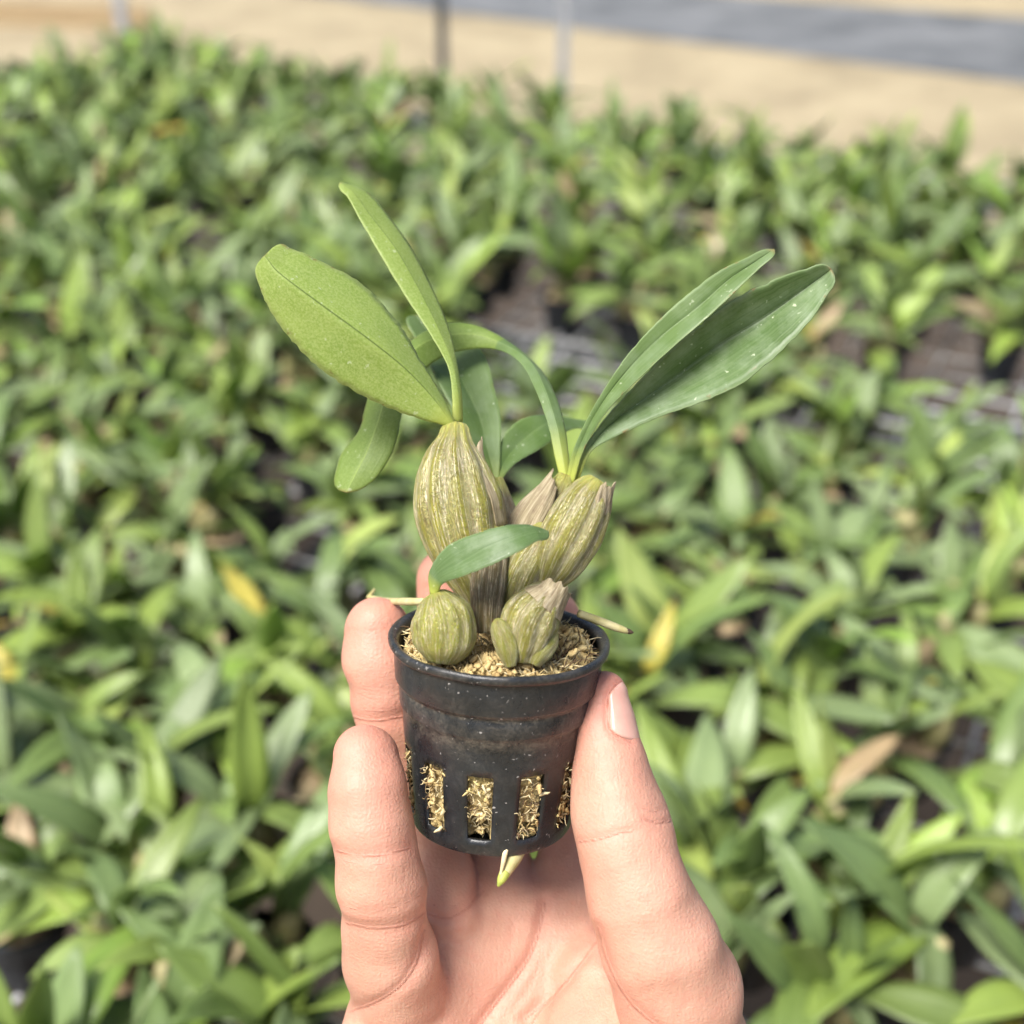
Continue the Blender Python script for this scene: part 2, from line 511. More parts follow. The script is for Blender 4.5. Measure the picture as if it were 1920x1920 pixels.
M = {
    'skin': mat_skin(),
    'under': mat_leaf('leaf_underside', (0.265, 0.365, 0.066), (0.195, 0.295, 0.045), (0.44, 0.53, 0.185), (0.055, 0.09, 0.015), 0.35, 0.50,
                      ribw=0.017, vein=0.25, grain=0.50, tfac=0.30, transl=(0.5, 0.65, 0.08)),
    'under2': mat_leaf('leaf_underside_shaded', (0.155, 0.235, 0.038), (0.115, 0.185, 0.028), (0.27, 0.35, 0.10), (0.30, 0.40, 0.10), 0.25, 0.50,  # darker copy of the underside, shade painted in for the arching leaf
                       vein=0.15, grain=0.35, tfac=0.22, transl=(0.35, 0.5, 0.06)),
    'top': mat_leaf('leaf_top', (0.108, 0.178, 0.046), (0.070, 0.126, 0.030), (0.27, 0.37, 0.16), (0.23, 0.33, 0.13), 0.35, 0.42,
                    vein=0.40, dust=0.18, tfac=0.20, spec=0.32),
    'dusty': mat_leaf('leaf_dusty', (0.094, 0.162, 0.050), (0.062, 0.114, 0.032), (0.24, 0.32, 0.15), (0.05, 0.10, 0.03), 0.5, 0.42,
                      vein=0.40, dust=0.30, tfac=0.16, ribw=0.012, spec=0.32),
    'shade': mat_leaf('leaf_fresh', (0.125, 0.205, 0.052), (0.085, 0.150, 0.034), (0.26, 0.36, 0.14), (0.24, 0.34, 0.13), 0.45, 0.42,
                      vein=0.2, dust=0.15, tfac=0.24, petiole=(0.26, 0.34, 0.08)),
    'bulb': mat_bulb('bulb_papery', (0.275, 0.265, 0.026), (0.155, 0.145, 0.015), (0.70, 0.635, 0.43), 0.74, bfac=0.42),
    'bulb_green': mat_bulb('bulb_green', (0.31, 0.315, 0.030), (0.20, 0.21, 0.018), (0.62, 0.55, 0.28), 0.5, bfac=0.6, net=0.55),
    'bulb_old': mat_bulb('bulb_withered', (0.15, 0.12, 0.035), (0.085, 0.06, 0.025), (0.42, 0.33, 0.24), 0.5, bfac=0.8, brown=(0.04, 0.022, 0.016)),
    'paper': mat_sheath(),
    'pot': mat_pot(),
    'moss': mat_moss(),
    'fibre_pale': mat_simple('moss_pale', (0.42, 0.33, 0.16), (0.74, 0.65, 0.40), 320, 0.85),
    'fibre_dark': mat_simple('moss_dark', (0.05, 0.03, 0.015), (0.16, 0.10, 0.05), 320, 0.85),
    'root': mat_simple('root', (0.36, 0.32, 0.11), (0.58, 0.53, 0.30), 240, 0.6, 0.3, 0.0004),
    'root_tip': mat_simple('root_tip', (0.30, 0.36, 0.06), (0.46, 0.48, 0.12), 240, 0.5),
    'root_dead': mat_simple('root_dead', (0.03, 0.018, 0.012), (0.10, 0.06, 0.035), 240, 0.7),
    'nail': None,
    'bgleaf': mat_bgleaf(),
    'bgbulb': mat_simple('bench_bulb', (0.20, 0.20, 0.06), (0.46, 0.40, 0.22), 70, 0.6, 0.4, 0.002),
    'bgpot': mat_simple('bench_pot', (0.010, 0.012, 0.015), (0.035, 0.040, 0.046), 40, 0.40),
    'bgmoss': mat_simple('bench_moss', (0.20, 0.12, 0.06), (0.55, 0.44, 0.26), 160, 0.9, 0.8, 0.004),
    'cane': mat_simple('dry_cane', (0.48, 0.42, 0.28), (0.72, 0.67, 0.54), 60, 0.7),
    'galv': mat_simple('galvanised', (0.32, 0.33, 0.33), (0.52, 0.53, 0.53), 30, 0.45, spec=0.6),
    'darkmetal': mat_simple('dark_metal', (0.045, 0.048, 0.052), (0.085, 0.088, 0.092), 20, 0.5),
    'sand': mat_sand(),
    'mat': mat_simple('weed_mat', (0.07, 0.077, 0.08), (0.17, 0.177, 0.18), 2.5, 0.85, 0.2, 0.01, 6),
    'soil': mat_simple('soil', (0.030, 0.022, 0.015), (0.085, 0.062, 0.042), 4.0, 0.95, 0.4, 0.02, 6),
}
_t = NT('nail')
_n = _t.noise(_t.n('TexCoord').outputs['Object'], 160, 3)
M['nail'] = _t.done(_t.principled(_t.ramp(_n, [(0.3, (0.56, 0.30, 0.235)), (0.7, (0.63, 0.375, 0.30))]), 0.28, None, 0.5,
                                  **{'Subsurface Weight': 0.2, 'Subsurface Scale': 0.0015}))

# ------------------------------------------------------------------ setting: ground, ground cloth
BENCH_Z = 0.73
YAW = R(-26)
E1 = np.array([math.cos(YAW), math.sin(YAW), 0])
E2 = np.array([-math.sin(YAW), math.cos(YAW), 0])


def bl(a, b, z):
    """bench coordinates (along, across, height) -> world"""
    return E1 * a + E2 * b + np.array([0, 0, z])


def ground_sheet(name, V, mat, label=None):
    o = link(name, mesh_from(name, V, [tuple(range(len(V)))], smooth=False, mats=[mat]))
    tag(o, kind='structure')
    return o


ground_sheet('ground', [(-120, -120, 0), (120, -120, 0), (120, 160, 0), (-120, 160, 0)], M['sand'])
# darker brown soil under the bench
ground_sheet('soil_bed', [tuple(bl(a, b, 0.004)) for a, b in ((-4.6, -0.4), (4.6, -0.4), (4.6, 4.3), (-4.6, 4.3))], M['soil'])
# grey woven ground cloth crossing behind
ground_sheet('path', [(-3.9, 10.9, 0.005), (-0.75, 8.35, 0.005), (2.32, 6.25, 0.005), (4.4, 4.5, 0.005), (6.0, 6.4, 0.005), (2.86, 7.92, 0.005),
                      (1.61, 8.55, 0.005), (-1.9, 10.5, 0.005), (-3.2, 11.8, 0.005)], M['mat'])

# ------------------------------------------------------------------ wire bench
bench = empty('wire_bench', bl(0, 1.15, 0))
tag(bench, 'long bench of grey welded wire mesh carrying the rows of potted orchids', 'bench')
BA0, BA1, BB0, BB1 = -2.0, 1.45, 0.10, 2.28


def bench_part(name, shapes, mat, root=bench):
    V, F, n = [], [], 0
    for v, f in shapes:
        V.append(v); F += [tuple(i + n for i in q) for q in f]; n += len(v)
    return part(name, np.concatenate(V), F, mat, root, smooth=False)


for b in (BB0, 1.36, BB1):
    bench_part('rail', [bar(bl(BA0, b, BENCH_Z - 0.024), bl(BA1, b, BENCH_Z - 0.024), 0.03, 0.04)], M['darkmetal'])
for a in (BA0, -0.6, 0.5, BA1):
    bench_part('crossbar', [bar(bl(a, BB0 + 0.016, BENCH_Z - 0.026), bl(a, BB1 - 0.016, BENCH_Z - 0.026), 0.03, 0.03)], M['darkmetal'])
for a in (BA0 + 0.1, 0.0, BA1 - 0.1):
    for b in (BB0 + 0.05, BB1 - 0.05):
        bench_part('leg', [bar(bl(a, b, 0.0), bl(a, b, BENCH_Z - 0.042), 0.035, 0.035)], M['darkmetal'])


def wire_mesh(p0, p1):
    v, f, uv = tube([p0, (p0 + p1) / 2, p1], 0.0020, 6)
    return v, f


_v, _f = wire_mesh(np.array([BA0, 0, 0]), np.array([BA1, 0, 0]))
me_long = mesh_from('wire_long', _v, _f, mats=[M['galv']])
_v, _f = wire_mesh(np.array([0, BB0, 0]), np.array([0, BB1, 0]))
me_cross = mesh_from('wire_cross', _v, _f, mats=[M['galv']])
off = np.array(bench.location)
b = BB0 + 0.01
while b < BB1:
    o = link('wire', me_long, bench)
    o.location = bl(0, b, BENCH_Z - 0.001) - off
    o.rotation_euler.z = YAW
    b += 0.05
a = BA0 + 0.02
while a < BA1:
    o = link('wire', me_cross, bench)
    o.location = bl(a, 0, BENCH_Z + 0.0015) - off
    o.rotation_euler.z = YAW
    a += 0.05

# ------------------------------------------------------------------ the potted orchids on the bench
random.seed(7)
rng = np.random.default_rng(7)


def bench_leaf_mesh(L, W, e0, bend, fold, side, nu=9, nv=4, th=0.0011):
    """arching strap leaf from the origin along +X; e0 start elevation, bend total droop"""
    mid, nor, tan = [], [], []
    p = np.zeros(3)
    for i in range(nu + 1):
        t = i / nu
        e = e0 - bend * t ** 1.3
        d = np.array([math.cos(e), side * 0.25 * t, math.sin(e)]); d /= np.linalg.norm(d)
        if i: p = p + d * L / nu
        mid.append(p.copy()); tan.append(d)
        s = np.cross([0, 0, 1.0], [math.cos(e), 0, math.sin(e)]); s /= np.linalg.norm(s)
        nor.append(np.cross(d, s))
    V, UV, F = [], [], []
    for layer in (1, -1):
        for i in range(nu + 1):
            t = i / nu
            w = W / 2 * (math.sin(math.pi * min(1, (t * 0.93 + 0.07)) ** 0.8) ** 0.75 if t < 1 else 0.03)
            w = max(w, W * 0.035)
            s = np.cross(nor[i], tan[i])
            for j in range(nv + 1):
                u = j / nv * 2 - 1
                k = layer * th / 2 * (0.25 if abs(u) == 1 else 1)
                V.append(mid[i] + s * u * w + nor[i] * (fold * abs(u) * w + k + math.sin(t * 7 + u) * 0.0012))
                UV.append((j / nv, t))
    n1 = (nu + 1) * (nv + 1)
    idx = lambda l, i, j: l * n1 + i * (nv + 1) + j
    for i in range(nu):
        for j in range(nv):
            F.append((idx(0, i, j), idx(0, i, j + 1), idx(0, i + 1, j + 1), idx(0, i + 1, j)))
            F.append((idx(1, i, j), idx(1, i + 1, j), idx(1, i + 1, j + 1), idx(1, i, j + 1)))
        F.append((idx(0, i, 0), idx(0, i + 1, 0), idx(1, i + 1, 0), idx(1, i, 0)))
        F.append((idx(0, i, nv), idx(1, i, nv), idx(1, i + 1, nv), idx(0, i + 1, nv)))
    for j in range(nv):
        F.append((idx(0, 0, j), idx(1, 0, j), idx(1, 0, j + 1), idx(0, 0, j + 1)))
        F.append((idx(0, nu, j), idx(0, nu, j + 1), idx(1, nu, j + 1), idx(1, nu, j)))
    return mesh_from('bench_leaf', V, F, mats=[M['bgleaf']], uv=UV)


LEAVES = []
for k in range(20):
    LEAVES.append(bench_leaf_mesh(L=random.uniform(0.052, 0.086), W=random.uniform(0.0155, 0.0245), e0=R(random.uniform(5, 72)),
                                  bend=R(random.uniform(15, 85)), fold=random.uniform(0.10, 0.45), side=random.uniform(-1, 1)))

# small shared pot, moss plug, pseudobulb, dry cane
th = np.linspace(0, 2 * np.pi, 20, endpoint=False)


def lathe(profile, n=20, noise=0.0, close=True):
    V, F = [], []
    th = np.linspace(0, 2 * np.pi, n, endpoint=False)
    for r, z in profile:
        rr = r * (1 + noise * rng.standard_normal(n))
        V.append(np.stack([np.cos(th) * rr, np.sin(th) * rr, np.full(n, z) + noise * 0.02 * rng.standard_normal(n)], 1))
    for i in range(len(profile) - 1):
        for j in range(n):
            k = (j + 1) % n
            F.append((i * n + j, i * n + k, (i + 1) * n + k, (i + 1) * n + j))
    return np.concatenate(V), F


v, f = lathe([(0.0005, 0), (0.0185, 0), (0.0215, 0.028), (0.0235, 0.0285), (0.0240, 0.041), (0.0262, 0.0412), (0.0262, 0.0435), (0.0232, 0.0437), (0.0190, 0.004), (0.0005, 0.004)], 18)
ME_POT = mesh_from('bench_pot', v, f, smooth=False, mats=[M['bgpot']])
v, f = lathe([(0.0205, 0.030), (0.0215, 0.036), (0.017, 0.041), (0.010, 0.043), (0.0006, 0.0435)], 14, 0.06)
ME_MOSS = mesh_from('bench_moss', v, f, mats=[M['bgmoss']])
v, f, uv = tube([(0, 0, 0), (0.001, 0, 0.008), (0.002, 0, 0.018), (0.004, 0, 0.028), (0.006, 0, 0.034)], [0.004, 0.0085, 0.0095, 0.006, 0.0025], 8)
ME_BULB = mesh_from('bench_bulb', v, f, mats=[M['bgbulb']], uv=uv)
v, f, uv = tube([(0, 0, 0), (0.004, 0.002, 0.04), (0.014, 0.004, 0.085), (0.03, 0.004, 0.125)], [0.0035, 0.004, 0.003, 0.0022], 7)
ME_CANE = mesh_from('dry_cane', v, f, mats=[M['cane']], uv=uv)

GREENS = [(0.175, 0.250, 0.054), (0.205, 0.280, 0.062), (0.145, 0.215, 0.052), (0.200, 0.260, 0.110), (0.250, 0.335, 0.058), (0.155, 0.225, 0.072), (0.230, 0.300, 0.130)]
LIMES = [(0.30, 0.42, 0.06), (0.24, 0.38, 0.05), (0.36, 0.44, 0.10)]
YELLOWS = [(0.52, 0.42, 0.06), (0.55, 0.36, 0.05)]
TANS = [(0.46, 0.33, 0.20), (0.40, 0.26, 0.15)]
sites = []
PITCH_P = 0.086
row = 0
b = 0.17
while b < 2.27:
    PITCH_P = 0.068 + 0.036 * min(1, max(0, (b - 0.35) / 1.2))
    a = -1.95 + (row % 2) * PITCH_P / 2
    while a < 1.4:
        aa, bb = a + random.uniform(-0.011, 0.011), b + random.uniform(-0.010, 0.010)
        w = bl(aa, bb, BENCH_Z + 0.07)
        px, py, d = project(w)
        gap = (880 < px < 1190 and 1.10 < bb < 1.37) or (1610 < px < 1890 and 1.14 < bb < 1.38) or (330 < px < 450 and 1.28 < bb < 1.42)
        if bb > 2.06 + 0.20 * min(1, max(0, (1650 - px) / 1650)): gap = True
        if not gap and d > 0.2 and -50 < px < 1970 and py < 2080 and (w[1] > 0.30):
            sites.append((aa, bb, px, py, d))
        a += PITCH_P
    b += PITCH_P * 0.90
    row += 1
# a few bare spots where wire mesh and dark pots show
holes = [(590, 1000, 30)]
sites = [s for s in sites if not any(math.hypot(s[2] - hx, (s[3] - hy) * 1.4) < hr for hx, hy, hr in holes)]

VZ = [(120, 'at far bench edge'), (230, 'in far rows'), (340, 'level with tallest leaf tip'), (440, 'above broad leaf tip height'), (540, 'level with broad leaf tip'),
      (650, 'level with arching leaf'), (770, 'level with leaf bases'), (900, 'level with bulb tops'), (1030, 'level with bulb middles'), (1160, 'level with pot rim'),
      (1290, 'level with thumb tip'), (1430, 'level with pot middle'), (1570, 'level with pot slots'), (1720, 'level with palm top'), (1880, 'near bottom edge'), (9999, 'cut by bottom edge')]
HZ = [(0, 'cut by left edge'), (130, 'beside left edge'), (280, 'far left'), (430, 'left'), (580, 'left of held plant'), (740, 'just left of pot'),
      (900, 'behind left bulb'), (1060, 'behind pot'), (1220, 'behind right leaves'), (1380, 'just right of hand'), (1540, 'right'),
      (1700, 'far right'), (1850, 'beside right edge'), (9999, 'cut by right edge')]
used = {}
hit_yellow = [(690, 310), (420, 420), (1330, 1250), (545, 1400), (530, 1750), (1370, 1560), (1740, 1500), (180, 900), (480, 1050)]
for (aa, bb, px, py, d) in sites:
    root = empty('potted_orchid', bl(aa, bb, BENCH_Z + 0.004))
    root.rotation_euler.z = random.uniform(0, 6.28)
    root.scale = (1.0,) * 3
    near = 1.12 if d < 0.95 else 1.0 if d < 1.4 else 1.16
    link('pot', ME_POT, root)
    link('moss', ME_MOSS, root)
    nb = random.choice((2, 3, 3))
    tops = []
    for q in range(nb):
        o = link('pseudobulb', ME_BULB, root)
        an = random.uniform(0, 6.28)
        rr = random.uniform(0.006, 0.017)
        o.location = (math.cos(an) * rr, math.sin(an) * rr, 0.037)
        o.rotation_euler = (random.uniform(-0.25, 0.25), random.uniform(-0.2, 0.3), an)
        s = random.uniform(0.7, 1.35)
        o.scale = (s, s, s)
        tops.append((o.location[0] * 1.2, o.location[1] * 1.2, 0.037 + 0.031 * s))
    nl = random.choice((10, 11, 12, 12, 13)) + (2 if d > 1.1 else 0)
    kinds = []
    yb = any(math.hypot(px - hx, py - hy) < 55 for hx, hy in hit_yellow)
    az0 = random.uniform(0, 6.28)
    for q in range(nl):
        o = link('leaf', random.choice(LEAVES), root)
        tp = random.choice(tops)
        o.location = (tp[0] * 1.1, tp[1] * 1.1, tp[2] - random.uniform(-0.004, 0.016))
        o.rotation_euler = (random.uniform(-0.35, 0.35), random.uniform(-0.35, 0.15), az0 + q * 2.4 + random.uniform(-0.4, 0.4))
        s = random.uniform(0.68, 1.22) * near
        o.scale = (s, s * random.uniform(0.85, 1.15), s)
        x = random.random()
        if (yb and q == 0) or x < 0.115: c = random.choice(LIMES); kinds.append('lime')
        elif x < 0.138: c = random.choice(YELLOWS); kinds.append('yellow')
        elif x < 0.168: c = random.choice(TANS); kinds.append('tan')
        else: c = random.choice(GREENS)
        if c in YELLOWS or c in TANS: o.scale = [q_ * 0.72 for q_ in o.scale]
        j = random.uniform(0.88, 1.40)
        o.color = (c[0] * j, c[1] * j, c[2] * j, 1)
    if random.random() < 0.012:
        o = link('dry_cane', ME_CANE, root)
        o.location = (random.uniform(-0.008, 0.008), random.uniform(-0.008, 0.008), 0.03)
        o.rotation_euler = (random.uniform(-0.5, 0.5), random.uniform(-0.5, 0.5), random.uniform(0, 6.28))
        kinds.append('cane')
    look = ('orchid with dry cane' if 'cane' in kinds else 'orchid with yellowed leaf' if 'yellow' in kinds else
            'orchid with dead leaf' if 'tan' in kinds else 'orchid with lime leaf' if 'lime' in kinds else 'all green orchid')
    vz = next(n for lim, n in VZ if py < lim)
    hz = next(n for lim, n in HZ if px < lim)
    lab = f'blurred {look}, {hz}, {vz}'
    tag(root, lab, 'potted orchid', 'potted orchids crowded on the wire bench')
    used.setdefault(lab, []).append((d, root))
for lab, rs in used.items():
    if len(rs) > 1:
        rs.sort(key=lambda t: t[0])
        w = ['nearest', 'second nearest', 'third nearest', 'fourth nearest', 'fifth nearest', 'sixth nearest', 'seventh nearest', 'eighth nearest']
        for i, (d, r) in enumerate(rs):
            r['label'] = lab.replace('blurred', w[min(i, 7)])

# ------------------------------------------------------------------ posts and the bench beyond
def post(px, py_foot_depth, w, mat, label, h=2.6):
    d = py_foot_depth
    p = at(px, 100, d * 1000); p = np.array([p[0], p[1], 0])
    root = empty('support_post', p)
    V, F = bar(p + [0, 0, 0.02], p + [0, 0, h], w, w)
    part('pole', V, F, mat, root, smooth=False)
    V, F = bar(p, p + [0, 0, 0.02], w * 3, w * 3)
    part('foot_plate', V, F, mat, root, smooth=False)
    tag(root, label, 'post', 'thin posts behind the bench')


post(830, 2.75, 0.020, M['darkmetal'], 'dark metal post behind the bench, above the tallest leaf')
post(1056, 3.0, 0.022, M['galv'], 'thin grey post behind the bench, right of the dark post')
post(237, 3.4, 0.026, M['galv'], 'pale grey post at the top left behind the bench')
V, F = bar(np.array([-3.6, 7.9, 0.06]), np.array([-1.95, 7.55, 0.06]), 0.05, 0.12)
bd = link('timber_board', mesh_from('timber_board', V, F, smooth=False, mats=[M['bgmoss']]))
tag(bd, 'brown timber edging board on the sand at the top left', 'board')

far = empty('far_bench', (3.6, 9.6, 0))
tag(far, 'dark legged bench beyond the grey path at the top right', 'bench')
fe1 = np.array([math.cos(R(-28)), math.sin(R(-28)), 0]); fe2 = np.array([-fe1[1], fe1[0], 0])
fo = np.array([3.6, 9.0, 0])
for k in range(-4, 5):
    for q in (0, 1):
        p = fo + fe1 * k * 0.8 + fe2 * q * 1.2
        V, F = bar(p, p + [0, 0, 0.7], 0.07, 0.07)
        part('leg', V, F, M['darkmetal'], far, smooth=False)
for q in (0, 1):
    V, F = bar(fo - fe1 * 3.4 + fe2 * q * 1.2 + [0, 0, 0.725], fo + fe1 * 3.4 + fe2 * q * 1.2 + [0, 0, 0.725], 0.06, 0.05)
    part('rail', V, F, M['darkmetal'], far, smooth=False)
for k in range(0, 9):
    V, F = bar(fo - fe1 * 3.4 + fe2 * (0.1 + k * 0.125) + [0, 0, 0.76], fo + fe1 * 3.4 + fe2 * (0.1 + k * 0.125) + [0, 0, 0.76], 0.07, 0.02)
    part('slat', V, F, M['darkmetal'], far, smooth=False)

# ------------------------------------------------------------------ the hand: one continuous skin surface from a blended distance field
def rc(p, a, b, ra, rb):
    """tapered capsule distance"""
    ba = b - a
    t = np.clip(((p - a) @ ba) / (ba @ ba), 0, 1)
    return np.linalg.norm(p - a - t[:, None] * ba, axis=1) - (ra + (rb - ra) * t)


def smin(a, b, k):
    h = np.maximum(k - np.abs(a - b), 0) / k
    return np.minimum(a, b) - h * h * k * 0.25


def chain(pts):
    return [(cam_mm(x, y, d), r) for x, y, d, r in pts]


FING = {
    'little': (chain([(685, 1421, 299, 7.3), (688, 1480, 297, 8.2), (698, 1550, 296, 8.8), (708, 1602, 296, 8.7), (715, 1660, 297, 9.5), (722, 1735, 300, 9.3), (733, 1800, 304, 10.6), (746, 1856, 310, 11.5)]), 1.8),
    'ring': (chain([(707, 1183, 322, 7.9), (712, 1240, 321, 8.6), (728, 1310, 323, 8.5), (737, 1348, 324, 8.1), (768, 1450, 329, 8.5), (800, 1540, 333, 8.2), (824, 1640, 329, 8.2), (838, 1725, 324, 9.0)]), 1.4),
    'middle': (chain([(838, 1085, 343, 8.0), (850, 1180, 345, 8.4), (870, 1300, 348, 8.2), (900, 1420, 350, 8.5), (922, 1545, 346, 8.2), (942, 1690, 334, 9.2)]), 2.2),
    'index': (chain([(1032, 1160, 340, 7.6), (1055, 1230, 342, 8.0), (1083, 1330, 343, 8.2), (1090, 1450, 345, 8.6), (1078, 1565, 343, 8.5), (1060, 1680, 335, 9.2)]), 2.2),
}
PALM = []
for (x, y, d, r), (wx, wd, wr) in zip([(760, 1875, 316, 11.0), (845, 1755, 327, 10), (945, 1715, 332, 9.8), (1050, 1712, 334, 9.8)],
                                      [(880, 306, 17), (950, 310, 16), (1030, 310, 16), (1090, 306, 16)]):
    PALM.append((cam_mm(x, y, d), cam_mm(wx, 2330, wd), r, wr))
PALM.append((cam_mm(728, 1965, 312), cam_mm(830, 2250, 300), 11.5, 16.0))       # heel of the little-finger side
PALM.append((cam_mm(830, 1835, 320), cam_mm(905, 1815, 327), 7.5, 7.5))          # pads under the fingers
PALM.append((cam_mm(905, 1815, 327), cam_mm(985, 1790, 333), 7.5, 6.5))
PALM.append((cam_mm(985, 2330, 306), cam_mm(1010, 2600, 300), 19, 20))
PALM.append((cam_mm(1060, 2330, 306), cam_mm(1070, 2600, 300), 18, 19))
THENAR = [(cam_mm(1120, 1850, 318), cam_mm(1120, 2100, 302), 10.5, 18.0), (cam_mm(1150, 1850, 316), cam_mm(1180, 2000, 306), 9.0, 14.0)]
THUMB = chain([(1131, 1303, 301, 5.3), (1132, 1365, 300, 6.3), (1145, 1440, 298, 7.7), (1160, 1515, 296, 9.4), (1169, 1560, 294, 10.0), (1178, 1610, 293, 9.9), (1204, 1690, 292, 11.2),
               (1237, 1775, 293, 12.6), (1272, 1855, 296, 13.4), (1285, 1960, 300, 13.2), (1220, 2180, 302, 18)])
THUMB2 = chain([(1128, 1308, 309, 5.4), (1132, 1385, 308, 6.8), (1146, 1475, 305, 8.4), (1166, 1560, 303, 9.4)])


def hand_sdf(p):
    d = None
    for a, b, ra, rb in PALM:
        q = rc(p, a, b, ra, rb)
        d = q if d is None else smin(d, q, 9.0)
    # web between thumb and index finger
    q = rc(p, cam_mm(1080, 1755, 333), cam_mm(1190, 1850, 316), 8.0, 10.0)
    d = smin(d, q, 6.0)
    for a, b, ra, rb in THENAR:
        d = smin(d, rc(p, a, b, ra, rb), 3.5)
    for nm, (ch, k) in FING.items():
        fd = None
        for (a, ra), (b, rb) in zip(ch[:-1], ch[1:]):
            q = rc(p, a, b, ra, rb)
            fd = q if fd is None else smin(fd, q, 2.5)
        d = smin(d, fd, k)
    td = None
    for C in (THUMB, THUMB2):
        for (a, ra), (b, rb) in zip(C[:-1], C[1:]):
            q = rc(p, a, b, ra, rb)
            td = q if td is None else smin(td, q, 3.5)
    # flat pad where the thumb presses the pot stays as the taper; soft join into the palm
    d = smin(d, td, 2.2)
    return d


def sdf_grad(p, e=0.15):
    g = np.zeros_like(p)
    for k in ((1, -1, -1), (-1, -1, 1), (-1, 1, -1), (1, 1, 1)):
        k = np.array(k, float)
        g += k * hand_sdf(p + k * e)[:, None]
    return g / (np.linalg.norm(g, axis=1)[:, None] + 1e-9)


def surface_nets(lo, hi, h, blk=4):
    n = np.ceil((hi - lo) / (h * blk)).astype(int)
    cx = [lo[i] + (np.arange(n[i]) + 0.5) * h * blk for i in range(3)]
    C = np.stack(np.meshgrid(*cx, indexing='ij'), -1).reshape(-1, 3)
    dc = np.concatenate([hand_sdf(c) for c in np.array_split(C, 8)])
    N = n * blk + 1
    G = np.repeat(np.repeat(np.repeat(dc.reshape(n), blk, 0), blk, 1), blk, 2)
    F = np.full(N, 50.0, np.float32)
    F[:-1, :-1, :-1] = G
    near = np.abs(G) < h * blk * 1.6
    mask = np.zeros(N, bool)
    mask[:-1, :-1, :-1] = near
    m2 = mask.copy()
    for ax in range(3):
        m2 |= np.roll(m2, 1, ax)
    I = np.argwhere(m2)
    P = lo + I * h
    val = np.concatenate([hand_sdf(c) for c in np.array_split(P, 24)])
    F[I[:, 0], I[:, 1], I[:, 2]] = val
    ins = F < 0
    c = np.zeros(np.array(N) - 1, np.int8)
    for dx in (0, 1):
        for dy in (0, 1):
            for dz in (0, 1):
                c += ins[dx:N[0] - 1 + dx, dy:N[1] - 1 + dy, dz:N[2] - 1 + dz]
    act = (c > 0) & (c < 8)
    A = np.argwhere(act)
    ids = np.full(act.shape, -1, np.int64)
    ids[act] = np.arange(len(A))
    V = lo + (A + 0.5) * h
    for it in range(2):
        dd = hand_sdf(V)
        V = V - np.clip(dd, -h, h)[:, None] * sdf_grad(V)
    Q = []
    for ax in range(3):
        s0 = [slice(None)] * 3; s1 = [slice(None)] * 3
        s0[ax] = slice(0, -1); s1[ax] = slice(1, None)
        ch = ins[tuple(s0)] != ins[tuple(s1)]
        E = np.argwhere(ch)
        b_, c_ = (ax + 1) % 3, (ax + 2) % 3
        ok = (E[:, b_] > 0) & (E[:, c_] > 0) & (E[:, b_] < act.shape[b_]) & (E[:, c_] < act.shape[c_])
        E = E[ok]
        flip = ins[E[:, 0], E[:, 1], E[:, 2]]
        def cell(db, dc_):
            X = E.copy(); X[:, b_] += db; X[:, c_] += dc_
            return ids[X[:, 0], X[:, 1], X[:, 2]]
        q = np.stack([cell(-1, -1), cell(0, -1), cell(0, 0), cell(-1, 0)], 1)
        q[~flip] = q[~flip][:, ::-1]
        Q.append(q)
    Q = np.concatenate(Q)
    Q = Q[(Q >= 0).all(1)]
    return V, Q


HLO, HHI = np.array([-56.0, -196.0, 268.0]), np.array([66.0, -4.0, 368.0])
HV, HQ = surface_nets(HLO, HHI, 0.6)
HN = sdf_grad(HV)
hx = 960 + HV[:, 0] / (HV[:, 2] * S) * 1920
hy = 960 - HV[:, 1] / (HV[:, 2] * S) * 1920
facing = np.clip(-HN[:, 2] * 2.5, 0, 1)


def polydist(poly):
    best = np.full(len(hx), 1e9)
    P = np.stack([hx, hy], 1)
    poly = catmull(np.array(poly, float), 24)
    for a, b in zip(poly[:-1], poly[1:]):
        ba = b - a
        t = np.clip(((P - a) @ ba) / (ba @ ba), 0, 1)
        best = np.minimum(best, np.linalg.norm(P - a - t[:, None] * ba, axis=1))
    return best


